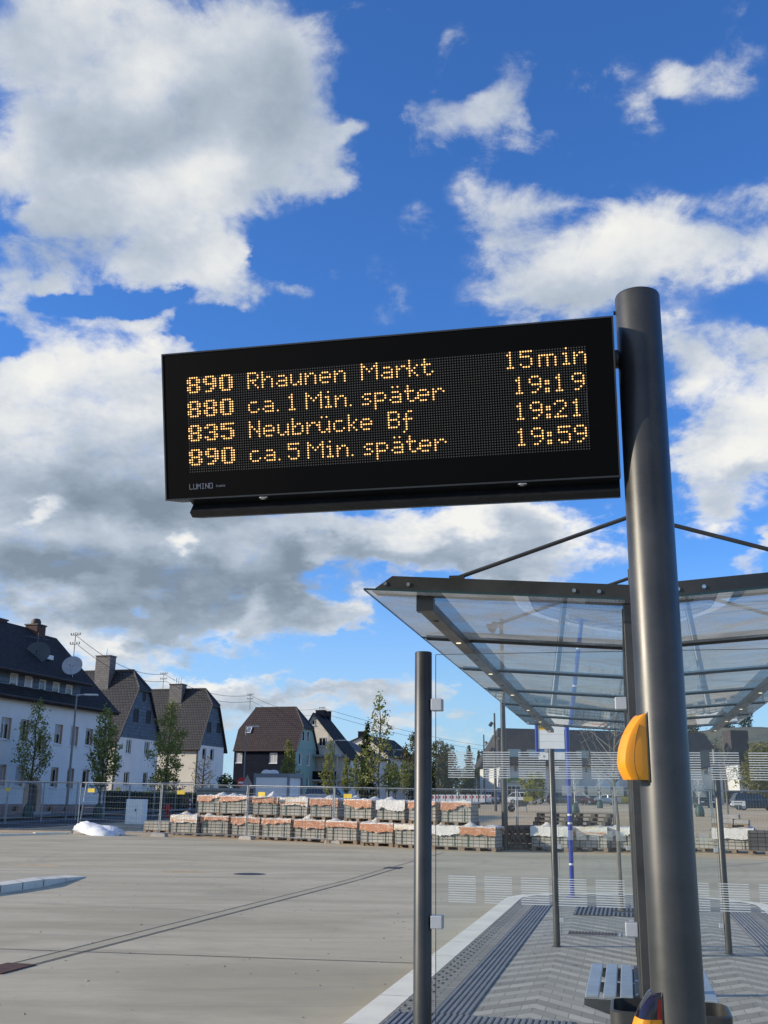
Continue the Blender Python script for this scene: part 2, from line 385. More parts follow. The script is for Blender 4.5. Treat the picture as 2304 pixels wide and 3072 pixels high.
def drape(name, polyline_l, polyline_r, mat, dz, n=40, label=None, cat=None, kind=None, zf=None):
    """a strip between two plan lines that lies on the terrain"""
    mb = MB(); L = [Vector((p[0], p[1], 0)) for p in polyline_l]; Q = [Vector((p[0], p[1], 0)) for p in polyline_r]
    def sample(P, k):
        seg = [(P[i+1]-P[i]).length for i in range(len(P)-1)]; tot = sum(seg); out = []
        for i in range(k+1):
            t = tot*i/k; j = 0
            while j < len(seg)-1 and t > seg[j]: t -= seg[j]; j += 1
            out.append(P[j].lerp(P[j+1], min(1, t/seg[j])))
        return out
    A, B = sample(L, n), sample(Q, n); wn = 6; vs = []
    for a, b in zip(A, B):
        for k in range(wn+1):
            p = a.lerp(b, k/wn); vs.append((p.x, p.y, zt(p.x, p.y)+dz))
    mb.add(vs, [(i*(wn+1)+k, i*(wn+1)+k+1, (i+1)*(wn+1)+k+1, (i+1)*(wn+1)+k) for i in range(n) for k in range(wn)])
    o = mb.build(name, mat, smooth=True); return tag(o, label, cat, None, kind)

# concrete bus yard: pale grey slabs, darker rubber arcs, wide soft stains
m, nt, b = newmat('yard_concrete'); tc = nt.new('ShaderNodeTexCoord'); v = tc.outputs['Object']
x, y, z = nt.sep(v)
st = nt.noise(nt.comb(nt.math('MULTIPLY', x, .16), nt.math('MULTIPLY', y, .5)), 1.0, 7, .62, .8)
c = nt.mix(nt.smooth(st, .34, .66), c4((.39, .342, .222)), c4((.53, .470, .318)))
fi = nt.noise(v, 3.0, 10, .72); gr = nt.noise(v, 55, 5, .7)
c = nt.mix(nt.smooth(fi, .4, .75, 0, .28), c, c4((.29, .26, .19)))
c = nt.mix(nt.smooth(gr, .45, .8, 0, .35), c, c4((.30, .27, .23)))
def arcs(cx, cy, k, w):
    d = nt.math('SQRT', nt.math('ADD', nt.math('POWER', nt.math('SUBTRACT', x, cx), 2.0), nt.math('POWER', nt.math('SUBTRACT', y, cy), 2.0)))
    n1 = nt.noise(nt.comb(nt.math('MULTIPLY', d, k), nt.math('MULTIPLY', x, .03)), 1.0, 5, .6)
    return nt.smooth(n1, .55, .75, 0, w)
c = nt.mix(arcs(-9, 52, 2.2, .5), c, c4((.13, .13, .135)))
c = nt.mix(arcs(-3, 33, 3.0, .34), c, c4((.15, .15, .15)))
sp = nt.noise(v, 9.0, 3, .5); c = nt.mix(nt.smooth(sp, .70, .76, 0, .45), c, c4((.12, .11, .10)))       # oil drips, gum, grit
bl = nt.noise(v, .45, 9, .68, 1.2); c = nt.mix(nt.smooth(bl, .56, .72, 0, .28), c, c4((.24, .222, .175)))
nt.put(b.inputs['Base Color'], c); b.inputs['Roughness'].default_value = .82; b.inputs['Specular IOR Level'].default_value = .35
nt.put(b.inputs['Normal'], nt.bump(nt.mix(.5, gr, fi), .25, .01))
M_YARD = m
mb = MB(); xs = list(np.arange(-64, 65, 2.0)); rows = []
nrow = 46
for i in range(nrow+1):
    for xx in xs:
        y1 = fence_y(xx) - (0.1 if xx > -15.5 else 3.0+(-15.5-xx)*.05)
        yy = -40 + (y1+40)*(i/nrow)**.7
        rows.append((xx, yy, zt(xx, yy)+.006))
k = len(xs)
mb.add(rows, [(i*k+j, i*k+j+1, (i+1)*k+j+1, (i+1)*k+j) for i in range(nrow) for j in range(k-1)])
tag(mb.build('bus_yard', M_YARD, smooth=True), kind='structure')

# slot drain across the yard, its two inspection covers, expansion joints, manhole
M_DARKJ = pm('joint_dark', (.035, .035, .036), .8, 0, .3, 8)
M_CASTI = pm('cast_iron', (.05, .052, .055), .6, .4, .3, 14, .2, 90)
M_RUST = pm('rusty_iron', (.10, .05, .028), .8, .2, .4, 9, .3, 60)
M_CONCL = pm('pale_concrete', (.40, .39, .36), .85, 0, .12, 4, .2, 60)
def zl(x, y): return x*1300/1659, 2560+y*512/653
A = gp(*zl(-120, 480)); B = gp(*zl(1505, 57)); dv = (B-A); dv.z = 0; Ln = dv.length; dv.normalize(); nv = Vector((-dv.y, dv.x, 0))
r_ = empty('slot_drain', (A.x, A.y, zt(A.x, A.y)+.006), math.atan2(dv.y, dv.x), 'long concrete slot drain with two dark slots crossing the bus yard', 'drain')
def strip_local(mb, org, d, nn, s0, s1, w0, w1, dz, n=24):
    vs = []
    for i in range(n+1):
        s = s0+(s1-s0)*i/n
        for w in (w0, w1):
            p = org+d*s+nn*w; vs.append((s, w, zt(p.x, p.y)-zt(org.x, org.y)+dz))
    mb.add(vs, [(2*i, 2*i+1, 2*i+3, 2*i+2) for i in range(n)])
mb = MB(); strip_local(mb, A, dv, nv, 0, Ln, -.16, .16, .004); mb.build('channel', pm('channel_concrete', (.40, .355, .235), .85, 0, .1, 3, .2, 60), r_)
for w in (-.13, .12):
    mb = MB(); strip_local(mb, A, dv, nv, 0, Ln, w-.010, w+.010, .008); mb.build('slot', pm('drain_slot', (.075, .072, .068), .8, 0, .2, 8), r_)
s_ = (gp(*zl(50, 447))-A); s_ = s_.dot(dv)
mb = MB(); mb.box(s_-.32, s_+.32, -.17, .17, -.01, .014); mb.build('inspection_cover', M_RUST, r_)
mb = MB(); mb.box(Ln-.3, Ln+.3, -.2, .2, zt(B.x, B.y)-zt(A.x, A.y)-.01, zt(B.x, B.y)-zt(A.x, A.y)+.014); mb.build('end_cover', M_CASTI, r_)
def joint(pa, pb, name='expansion_joint', w=.012):
    A, B = gp(*pa), gp(*pb); d = B-A; d.z = 0; L = d.length; d.normalize(); nn = Vector((-d.y, d.x, 0)); mb = MB(); vs = []
    for i in range(21):
        for q in (-w, w):
            p = A+d*(L*i/20)+nn*q; vs.append((p.x, p.y, zt(p.x, p.y)+.011))
    mb.add(vs, [(2*i, 2*i+1, 2*i+3, 2*i+2) for i in range(20)]); return tag(mb.build(name, M_DARKJ), kind='structure')
joint(zl(-80, 366), zl(1700, 427)); joint(zl(1510, 52), zl(1700, -2)); joint(zl(150, 195), zl(780, 222), w=.006)
p = gp(*zl(957, 80)); r_ = empty('manhole_cover', (p.x, p.y, p.z+.004), 0, 'round dark manhole cover set in the concrete yard', 'manhole')
mb = MB(); mb.lathe([(.0, .006), (.37, .006), (.40, .004)], 28); mb.build('frame_ring', M_CASTI, r_)
mb = MB(); mb.lathe([(.0, .011), (.30, .011), (.33, .007)], 28); mb.build('lid', M_CASTI, r_)

# ------------------------------------------------------------------ bus island
IX = .97                                        # centre line of the island
def island_outline(inset=0.0, n=18, yb=-9.0):
    hw = 2.283-inset; pts = [(IX-hw, yb)]
    for i in range(n+1):
        t = math.pi*(1-i/n); pts.append((IX+hw*math.cos(t), 15.0+(1.75-inset)*math.sin(t)))
    return pts+[(IX+hw, yb)]
isl_rot = -AX
def isl_empty(name, x, y, z=0.0, **k): return empty(name, isl(x, y, z), isl_rot, **k)
# paving: chevron bands of pale and dark blocks
m, nt, b = newmat('chevron_paving'); tc = nt.new('ShaderNodeTexCoord'); x, y, z = nt.sep(tc.outputs['Object'])
CH, BP = .92, .205
xr = nt.math('SUBTRACT', x, .05)
tri = nt.math('PINGPONG', xr, CH)
dg = nt.math('ADD', y, nt.math('MULTIPLY', tri, 1.15))
cell = nt.math('FLOOR', nt.math('DIVIDE', dg, BP)); col = nt.math('FLOOR', nt.math('DIVIDE', xr, CH))
brk = nt.math('FLOOR', nt.math('DIVIDE', nt.math('ADD', xr, nt.math('MULTIPLY', nt.math('MODULO', cell, 2.0), .1)), .2))
wn = nt.new('ShaderNodeTexWhiteNoise', noise_dimensions='3D'); nt.put(wn.inputs[0], nt.comb(cell, col, 0.5))
wb = nt.new('ShaderNodeTexWhiteNoise', noise_dimensions='3D'); nt.put(wb.inputs[0], nt.comb(cell, brk, 1.5))
alt = nt.math('PINGPONG', cell, 1.0)
band = nt.math('ADD', nt.math('MULTIPLY', alt, .62), nt.math('MULTIPLY', wn.outputs[0], .38))
c = nt.mix(band, c4((.27, .255, .20)), c4((.50, .475, .385)))
c = nt.mix(nt.smooth(wb.outputs[0], 0, 1, 0, .30), c, c4((.21, .20, .185)))
fd = nt.math('ABSOLUTE', nt.math('SUBTRACT', nt.math('FRACT', nt.math('DIVIDE', dg, BP)), .5))
fx = nt.math('ABSOLUTE', nt.math('SUBTRACT', nt.math('FRACT', nt.math('DIVIDE', nt.math('ADD', xr, nt.math('MULTIPLY', nt.math('MODULO', cell, 2.0), .1)), .2)), .5))
jt = nt.math('MAXIMUM', nt.smooth(fd, .455, .49), nt.smooth(fx, .475, .495))
st = nt.noise(tc.outputs['Object'], .8, 7, .65)
c = nt.mix(nt.math('MULTIPLY', jt, .6), c, c4((.10, .095, .085)))
c = nt.mix(nt.smooth(st, .45, .75, 0, .3), c, c4((.16, .14, .115)))
c = nt.mix(nt.smooth(nt.noise(tc.outputs['Object'], 70, 4, .7), .45, .8, 0, .3), c, c4((.13, .125, .12)))
nt.put(b.inputs['Base Color'], c); b.inputs['Roughness'].default_value = .85; b.inputs['Specular IOR Level'].default_value = .35
nt.put(b.inputs['Normal'], nt.bump(nt.math('SUBTRACT', 1.0, jt), .35, .006))
M_CHEV = m
o_ = isl_empty('bus_island', 0, 0); tag(o_, kind='structure')
KW = .285
out, inn = island_outline(), island_outline(KW)
mb = MB(); mb.poly([(p[0], p[1], 0) for p in inn]); mb.build('paving', M_CHEV, o_, fix=False)
M_KERB = pm('white_kerb_stone', (.78, .74, .58), .8, 0, .09, 1.6, .2, 80)
mb = MB()
for i in range(len(out)-1):
    a, b_, c_, d_ = out[i], out[i+1], inn[i+1], inn[i]
    segs = 19 if i in (0, len(out)-2) else 1
    for s in range(segs):
        def L(p, q, t): return (p[0]+(q[0]-p[0])*t, p[1]+(q[1]-p[1])*t)
        t0, t1 = s/segs+(.00022 if segs > 1 else 0), (s+1)/segs-(.00022 if segs > 1 else 0)
        A1, A2, B1, B2 = L(a, b_, t0), L(a, b_, t1), L(d_, c_, t0), L(d_, c_, t1)
        mb.add([(A1[0], A1[1], -.35), (A2[0], A2[1], -.35), (A2[0], A2[1], -.012), (A1[0], A1[1], -.012)], [(0, 1, 2, 3)])
        e = .02
        C1, C2 = L(A1, B1, e/KW), L(A2, B2, e/KW)
        mb.quad((A1[0], A1[1], -.012), (A2[0], A2[1], -.012), (C2[0], C2[1], .006), (C1[0], C1[1], .006))
        mb.quad((C1[0], C1[1], .006), (C2[0], C2[1], .006), (B2[0], B2[1], .006), (B1[0], B1[1], .006))
mb.build('kerb', M_KERB, o_)
# flat grey slabs with short slots, then ribbed guidance tiles, on both sides
M_SLAB = brickmat('kerb_paving', (.26, .25, .205), (.32, .305, .25), (.13, .12, .10), .2, .1, .85, .3, .006, .5, 'xy')
M_RIB = pm('guidance_tile', (.185, .19, .185), .62, 0, .14, 3, .15, 120)
M_RIBJ = pm('guidance_gap', (.05, .053, .058), .8, 0, .2, 8)
def sheet(mb, x0, x1, y0, y1, z): mb.quad((x0, y0, z), (x1, y0, z), (x1, y1, z), (x0, y1, z))
def mir(a): return 2*IX-a
mb = MB()
for f in (lambda q: q, mir):
    a, b_ = sorted((f(-1.028), f(-.712))); sheet(mb, a, b_, -9, 13.86, .004)
mb.build('edge_paving', M_SLAB, o_, fix=False)
mb = MB()
for f in (lambda q: q, mir):
    for row, xx in enumerate((-.985, -.93, -.872)):
        yy = -8.5 + .12*row
        while yy < 13.8:
            a, b_ = sorted((f(xx-.007), f(xx+.007))); sheet(mb, a, b_, yy, yy+.085, .008); yy += .235
mb.build('edge_slots', M_DARKJ, o_, fix=False)
def ribs(name, x0, x1, y0, y1, along, label):
    t = isl_empty(name, 0, 0, .004); tag(t, label, 'guidance strip')
    mb = MB(); sheet(mb, x0, x1, y0, y1, .001); mb.build('tile_bed', M_RIBJ, t, fix=False)
    mb = MB(); pitch = .05
    if along == 'y':
        n = int(round((x1-x0)/pitch)); k = max(1, int(round((y1-y0)/.3)))
        for j in range(k):
            ya, yb = y0+(y1-y0)*j/k+.003, y0+(y1-y0)*(j+1)/k-.003
            for i in range(n):
                a = x0+pitch*i; mb.prism([(a+.006, .0), (a+.013, .007), (a+pitch-.013, .007), (a+pitch-.006, .0)], 'y', ya, yb)
    else:
        n = int(round((y1-y0)/pitch)); k = max(1, int(round((x1-x0)/.3)))
        for j in range(k):
            xa, xb = x0+(x1-x0)*j/k+.003, x0+(x1-x0)*(j+1)/k-.003
            for i in range(n):
                a = y0+pitch*i; mb.prism([(a+.006, .0), (a+.013, .007), (a+pitch-.013, .007), (a+pitch-.006, .0)], 'x', xa, xb)
    mb.build('ribs', M_RIB, t, fix=False); return t
ribs('tactile_strip', -.712, -.412, 4.22, 13.86, 'y', 'ribbed grey tactile strip beside the white kerb on the left of the island')
ribs('tactile_strip', mir(-.412), mir(-.712), 4.22, 13.86, 'y', 'ribbed grey tactile strip on the right of the island behind the pole')
ribs('tactile_field', -1.0, .42, 3.3, 4.2, 'y', 'wide ribbed tactile field at the near end of the left strip')
ribs('tactile_cross_strip', -1.0, .85, 13.87, 14.47, 'x', 'ribbed tactile strip across the far end of the island, left of the tree')
ribs('tactile_cross_strip', 1.1, mir(-1.0), 13.87, 14.47, 'x', 'ribbed tactile strip across the far end of the island, right of the tree')
M_GRATE = pm('tree_grate_steel', (.20, .21, .215), .55, .5, .2, 8)
t = isl_empty('tree_grate', .7, 13.1, .004); tag(t, 'square slotted steel grate round the foot of the island tree', 'tree grate')
mb = MB(); sheet(mb, -.7, .7, -.7, .7, .001); mb.build('pit', M_DARKJ, t, fix=False)
mb = MB()
for i in range(22):
    xx = -.69+i*.0648; mb.box(xx, xx+.03, -.7, -.16, .002, .014); mb.box(xx, xx+.03, .16, .7, .002, .014)
    if abs(xx) > .17: mb.box(xx, xx+.03, -.16, .16, .002, .014)
mb.build('bars', M_GRATE, t)
t = isl_empty('floor_drain', .37, 10.05, .004); tag(t, 'narrow rectangular grating in the paving near the far windscreen', 'drain')
mb = MB(); sheet(mb, -.36, .36, -.2, .2, .001); mb.build('frame', M_CONCL, t, fix=False)
mb = MB()
for i in range(15): mb.box(-.31+i*.042, -.285+i*.042, -.15, .15, .003, .010)
mb.build('bars', M_RUST, t)
mb = MB(); sheet(mb, .47, .84, 2.9, 4.2, .004); mb.build('plain_slab', M_SLAB, o_, fix=False)

# ------------------------------------------------------------------ bus shelter
sh = isl_empty('bus_shelter', 0, 0)
tag(sh, 'dark grey bus shelter with V-shaped glass roof, centre columns and glass end screens', 'bus shelter')
def rz(x): return 2.477 + .069*abs(x-IX)                # underside of the glass
JY = [-.14, 1.33, 2.78, 4.19, 5.56, 6.90, 8.16, 8.29]
# columns with their mast tops
for yy in (0.0, 1.33, 2.78, 5.56, 8.16):
    mb = MB()
    for a in (-.07, .025): mb.box(IX+a, IX+a+.045, yy-.04, yy+.04, .0, 2.475)
    mb.box(IX-.026, IX+.026, yy-.02, yy+.02, .0, 2.93)
    mb.build('column', M_ANTHD, sh, bevel=.004)
# cantilever arms (both wings) with raked tips, stays
for k, yy in enumerate((0.0, 1.36)):
    for sgn in (-1, 1):
        mb = MB()
        hA = .088 if k == 0 else .045
        pr = [(IX+sgn*.035, rz(IX)+.012), (IX+sgn*1.214, rz(IX+1.214)+.012), (IX+sgn*1.205, rz(IX+1.205)+.022), (IX+sgn*1.117, rz(IX+1.117)+hA), (IX+sgn*.035, rz(IX)+hA)]
        mb.prism(pr, 'y', yy-.025, yy+.025)
        mb.prism([(IX+sgn*.035, rz(IX)+.002), (IX+sgn*1.2, rz(IX+1.2)+.002), (IX+sgn*1.2, rz(IX+1.2)+.012), (IX+sgn*.035, rz(IX)+.012)], 'y', yy-.034, yy+.034)
        arm = mb.build('cantilever_arm', M_ANTH, sh)
        if k == 0:
            for q in (.17, .28, .92+.12, .92+.23):
                xx = q if q > .6 else q; px = IX+sgn*xx; mb = MB()
                mb.tube([(px, yy-.024, rz(px)+.05), (px, yy-.031, rz(px)+.05)], .009, 10); mb.build('bolt', M_INOX, arm)
        mb = MB(); xe = IX+sgn*.80
        mb.tube([(IX+sgn*.02, yy, 2.885), (xe, yy, rz(xe)+.10)], .010, 8)
        mb.box(min(xe-sgn*.02, xe+sgn*.05), max(xe-sgn*.02, xe+sgn*.05), yy-.012, yy+.012, rz(xe)+.086, rz(xe)+.105)
        mb.build('stay_rod', M_ANTHD, sh, smooth=True)
# roof glass, seals, gutter, longitudinal rails with spot lights
for sgn in (-1, 1):
    for j in range(len(JY)-2):
        y0, y1 = JY[j]+.006, JY[j+1]-.006
        if j == len(JY)-3: y1 = JY[-1]
        xa, xb = IX+sgn*.06, IX+sgn*1.228
        mb = MB(); za, zb = rz(xa), rz(xb)
        mb.add([(xa, y0, za), (xb, y0, zb), (xb, y1, zb), (xa, y1, za)], [(0, 1, 2, 3)])
        pane = mb.build('roof_pane', M_ROOFGL, sh, fix=False)
        mb = MB(); e = .0045
        for (p, q) in (((xa, y0, za), (xb, y0, zb)), ((xb, y0, zb), (xb, y1, zb)), ((xb, y1, zb), (xa, y1, za))):
            mb.quad((p[0], p[1], p[2]-e), (q[0], q[1], q[2]-e), (q[0], q[1], q[2]+e), (p[0], p[1], p[2]+e))
        mb.build('pane_edge', M_EDGE, pane, fix=False)
    for yy in JY[1:-1]:
        mb = MB(); xa, xb = IX+sgn*.05, IX+sgn*1.20
        mb.prism([(xa, rz(xa)-.013), (xb, rz(xb)-.013), (xb, rz(xb)-.002), (xa, rz(xa)-.002)], 'y', yy-.02, yy+.02)
        mb.build('seal_bar', M_RUB, sh)
    xr0, xr1 = IX+sgn*.93, IX+sgn*1.0
    mb = MB(); mb.box(min(xr0, xr1), max(xr0, xr1), .04, 8.6, rz(xr0)-.062, rz(xr0)-.018)
    rail = mb.build('light_rail', M_ANTH, sh, bevel=.004)
    mb = MB(); mb.box(min(xr0, xr1)-.004, max(xr0, xr1)+.004, -.012, .04, rz(xr0)-.066, rz(xr0)+.004); mb.build('end_bracket', M_ANTHD, rail)
    for q in range(12):
        yy = .30+q*.725; mb = MB(); xc = (xr0+xr1)/2
        mb.lathe([(.0, 0), (.013, 0), (.015, .003)], 12, (xc, yy, rz(xr0)-.0655))
        mb.build('spot_light', pm('lit_spot', (.8, .75, .6), .3, 0, .02, 5, emis=(1, .86, .6), es=1.2) if q % 2 else M_BLACK, rail)
mb = MB(); mb.box(IX-.075, IX+.075, .03, 8.3, rz(IX)-.05, rz(IX)-.008); mb.build('gutter', M_ANTHD, sh, bevel=.004)
# glass end screens: posts, panes, clamps, printed bands of lines
def screen(yy, front):
    for sgn in (-1, 1):
        px = IX+sgn*.972
        mb = MB(); mb.tube([(px, yy, 0), (px, yy, 2.281), (px, yy, 2.285)], [.039, .039, .036], 24); post = mb.build('screen_post', M_ANTH, sh, smooth=True)
        mb = MB(); mb.lathe([(.039, 0), (.065, .0), (.065, .006), (.04, .008)], 20, (px, yy, 0)); mb.build('foot_plate', M_ANTHD, post)
        xa, xb = sorted((px-sgn*.058, IX+sgn*.045))
        mb = MB(); mb.quad((xa, yy, .12), (xb, yy, .12), (xb, yy, 2.272), (xa, yy, 2.272)); g = mb.build('screen_pane', M_GLASS, sh, fix=False)
        mb = MB(); w = .004
        mb.box(xa-.002, xa, yy-w, yy+w, .12, 2.272); mb.box(xb, xb+.002, yy-w, yy+w, .12, 2.272); mb.box(xa, xb, yy-w, yy+w, 2.272, 2.274)
        mb.build('pane_edge', M_EDGE, g)
        for (zb, zt_) in ((1.728, 1.846), (1.212, 1.325)):
            mb = MB()
            for bk in range(5):
                x0 = xa+.055+.1555*bk; n = 12; ph = (zt_-zb)/n
                for i in range(n):
                    z0 = zb+ph*i; mb.quad((x0, yy-.003, z0), (x0+.118, yy-.003, z0), (x0+.118, yy-.003, z0+ph*.36), (x0, yy-.003, z0+ph*.36))
            mb.build('printed_lines', M_PRINT, g, fix=False)
        for zc in (2.045, 1.13, .3):
            for xx in (px-sgn*.0375, IX+sgn*.072):
                mb = MB(); d = -sgn if xx == px-sgn*.0375 else sgn
                mb.box(min(xx, xx+d*.052), max(xx, xx+d*.052), yy-.028, yy+.024, zc-.027, zc+.027); mb.build('glass_clamp', M_CLAMP, sh, bevel=.004)
screen(0.0, True); screen(8.64, False)

# bench on both sides of the columns
bn = isl_empty('bench', IX, 3.3)
tag(bn, 'slatted bench with blue-grey boards hung on both sides of the shelter columns', 'bench')
M_SLAT = pm('blue_grey_board', (.34, .40, .45), .42, .25, .12, 5, .05, 80)
for sgn in (-1, 1):
    for (a, b_) in ((.408, .323), (.297, .215), (.191, .109)):
        x0, x1 = sorted((sgn*a, sgn*b_)); mb = MB(); mb.box(x0, x1, -.67, .69, .435, .46); mb.build('board', M_SLAT, bn, bevel=.005)
    mb = MB(); x0, x1 = sorted((sgn*.06, sgn*.1))
    mb.box(x0, x1, -.66, .68, .33, .458); pl_ = mb.build('mounting_plate', M_BLACK, bn, bevel=.003)
    for yy in (-.6, -.05, .6):
        mb = MB(); mb.lathe([(0, .006), (.007, .005), (.012, .0)], 10, (sgn*.08, yy, .458)); mb.build('bolt', M_INOX, pl_)
for yy in (-.68, .0, .68):
    mb = MB(); mb.prism([(-.415, .433), (.415, .433), (.415, .395), (.25, .345), (.06, .335), (-.06, .335), (-.25, .345), (-.415, .395)], 'y', yy-.004, yy+.004)
    mb.build('support_rib', M_ANTH, bn)
# litter bin in front of the first column
lb = isl_empty('litter_bin', .995, -.33)
tag(lb, 'anthracite litter bin with rounded corners behind the display pole', 'litter bin')
def rrect(w, d, r, n=6):
    pts = []
    for (cx, cy, a0) in ((w-r, d-r, 0), (-w+r, d-r, 90), (-w+r, -d+r, 180), (w-r, -d+r, 270)):
        for i in range(n+1): a = R(a0+90*i/n); pts.append((cx+r*math.cos(a), cy+r*math.sin(a)))
    return pts
mb = MB(); P0, P1 = rrect(.215, .15, .05), rrect(.203, .138, .045)
n = len(P0)
vs = [(p[0], p[1], .25) for p in P0]+[(p[0], p[1], .895) for p in P0]+[(p[0], p[1], .90) for p in P1]+[(p[0]*.98, p[1]*.98, .45) for p in P1]
mb.add(vs, [(k_*n+i, k_*n+(i+1) % n, (k_+1)*n+(i+1) % n, (k_+1)*n+i) for k_ in range(3) for i in range(n)]+[tuple(range(n)), tuple(range(3*n, 4*n))])
mb.build('body', M_ANTH, lb, smooth=True)
mb = MB(); mb.box(-.05, .05, -.05, .05, 0, .25); mb.build('stand', M_ANTHD, lb)

# ------------------------------------------------------------------ display pole
PX, PY = .965, 3.62
PR = .084
dp = empty('departure_display', (PX, PY, 0), isl_rot, 'black LED departure display hanging from a thick anthracite steel pole', 'departure board')
mb = MB(); mb.tube([(0, 0, 0), (0, 0, 3.505), (0, 0, 3.512), (0, 0, 3.516)], [PR, PR, PR-.003, PR-.010], 64); mb.build('pole', M_ANTH, dp, smooth=True)
mb = MB(); mb.lathe([(PR, .0), (.15, .0), (.15, .012), (PR, .014)], 32); mb.build('base_flange', M_ANTHD, dp)
TILT = R(13.5)
ds = bpy.data.objects.new('display', None)
_O = Vector((PX, PY, 3.08)) + TX*-.095 - NY*.05; _K = 1-.02     # the display hangs a little in front of the pole's axis
_O = CP + (_O-CP)*_K; _d = _O-Vector((PX, PY, 0))
TM = Matrix.Translation((_d.dot(TX), _d.dot(NY), _d.z)) @ Matrix.Rotation(TILT, 4, 'X') @ Matrix.Diagonal((_K, _K, _K, 1))
SW, S0, S1, SD = 1.815, -.295, .309, .165
def dbuild(mb, name, mat, parent, **k):
    mb.v = [tuple(TM @ Vector(p)) for p in mb.v]; return mb.build(name, mat, parent, **k)
M_CASE = pm('display_case', (.016, .017, .018), .45, .3, .2, 12)
m, nt, b = newmat('display_front'); b.inputs['Base Color'].default_value = (.0012, .0012, .0014, 1); b.inputs['Roughness'].default_value = .62
b.inputs['Specular IOR Level'].default_value = .08
tc = nt.new('ShaderNodeTexCoord'); nt.put(b.inputs['Roughness'], nt.smooth(nt.noise(tc.outputs['Object'], 2, 4), .3, .7, .5, .65)); M_FRONT = m
mb = MB(); mb.box(-SW, 0, .004, SD, S0, S1); case = dbuild(mb, 'housing', M_CASE, dp, bevel=.004)
mb = MB(); mb.box(-SW+.006, -.006, .0, .0045, S0+.006, S1-.006); fr_ = dbuild(mb, 'front_panel', M_FRONT, case)
mb = MB(); e = .006
for (a0, a1, b0, b1) in ((-SW, 0, S1-e, S1), (-SW, 0, S0, S0+e), (-SW, -SW+e, S0+e, S1-e), (-e, 0, S0+e, S1-e)): mb.box(a0, a1, -.002, .006, b0, b1)
dbuild(mb, 'frame_lip', pm('lip_grey', (.05, .055, .06), .4, .5, .1, 9), case)
mb = MB(); mb.box(-.113, -.108, -.001, .0, -.05, .03); dbuild(mb, 'light_sensor', pm('sensor_dark', (.02, .02, .022), .3), case)
# character set of the matrix
F5 = {
 'R': '####. #...# #...# ####. #.#.. #..#. #...#', 'h': '#.... #.... #.##. ##..# #...# #...# #...#', 'a': '..... ..... .###. ....# .#### #...# .####',
 'u': '..... ..... #...# #...# #...# #..## .##.#', 'n': '..... ..... #.##. ##..# #...# #...# #...#', 'e': '..... ..... .###. #...# ##### #.... .###.',
 'M': '#.....# ##...## #.#.#.# #..#..# #.....# #.....# #.....#', 'r': '..... ..... #.##. ##..# #.... #.... #....', 'k': '#.... #.... #..#. #.#.. ##... #.#.. #..#.',
 't': '.#... .#... ####. .#... .#... .#..# ..##.', 'c': '..... ..... .###. #.... #.... #...# .###.', '.': '. . . . . . #', '1': '.#. ##. .#. .#. .#. .#. ###',
 'i': '.#. ... ##. .#. .#. .#. ###', 's': '.... .... .### #... .##. ...# ###.', 'p': '..... ..... ####. #...# #...# ####. #.... #.... #....',
 'ä': '.#.#. ..... .###. ....# .#### #...# .####', 'N': '#...# #...# ##..# #.#.# #..## #...# #...#', 'b': '#.... #.... #.##. ##..# #...# #...# ####.',
 'ü': '.#.#. ..... #...# #...# #...# #..## .##.#', 'B': '####. #...# #...# ####. #...# #...# ####.', 'f': '..## .#.. .#.. #### .#.. .#.. .#.. .#.. #...',
 '5': '##### #.... ####. ....# ....# #...# .###.', 'm': '....... ....... #.##.## ##.##.# #..#..# #..#..# #..#..#'.replace('#.##.## ##.##.#', '####.#. #..#..#').replace('####.#.', '######.'),
 '9': '.###. #...# #...# .#### ....# ...#. .##..', ':': '.. .. ## ## .. ## ##', '2': '.###. #...# ....# ...#. ..#.. .#... #####'}
FB = {'8': '.####. ##..## ##..## .####. ##..## ##..## .####.', '9': '.####. ##..## ##..## .##### ....## ...##. .###..', '0': '.####. ##..## ##..## ##..## ##..## ##..## .####.',
 '3': '.####. ##..## ....## ..###. ....## ##..## .####.', '5': '###### ##.... #####. ....## ....## ##..## .####.'}
lit = set()
def put(font, ch, c0, r0):
    for r, row in enumerate(font[ch].split()):
        for c, k in enumerate(row):
            if k == '#': lit.add((c0+c, r0+r))
for i, (no, txt, tm) in enumerate((
    ('890', [('R',26),('h',32),('a',38),('u',44),('n',50),('e',56),('n',62),('M',73),('a',81),('r',87),('k',92),('t',97)], [('1',130),('5',135),('m',142),('i',151),('n',155)]),
    ('880', [('c',26),('a',32),('.',38),('1',43),('M',50),('i',58),('n',62),('.',68),('s',73),('p',78),('ä',84),('t',90),('e',95),('r',101)], [('1',133),('9',138),(':',144),('1',148),('9',154)]),
    ('835', [('N',26),('e',32),('u',38),('b',44),('r',50),('ü',55),('c',61),('k',67),('e',72),('B',83),('f',89)], [('1',133),('9',138),(':',144),('2',147),('1',154)]),
    ('890', [('c',26),('a',32),('.',38),('5',42),('M',50),('i',58),('n',62),('.',68),('s',73),('p',78),('ä',84),('t',90),('e',95),('r',101)], [('1',133),('9',138),(':',144),('5',148),('9',154)]))):
    for k, ch in enumerate(no): put(FB, ch, 7*k, 10*i)
    for ch, c0 in txt+tm: put(F5, ch, c0, 10*i)
def dots(name, cells, rad, y, mat, n):
    mb = MB()
    for (c, r) in cells:
        cx, cz = -1.703+.010025*c, .2005-.00985*r
        mb.add([(cx+rad*math.cos(2*math.pi*j/n), y, cz+rad*.92*math.sin(2*math.pi*j/n)) for j in range(n)], [tuple(range(n))])
    return dbuild(mb, name, mat, case, fix=False)
M_LED0 = pm('unlit_led', (.075, .07, .06), .35, 0, .1, 30)
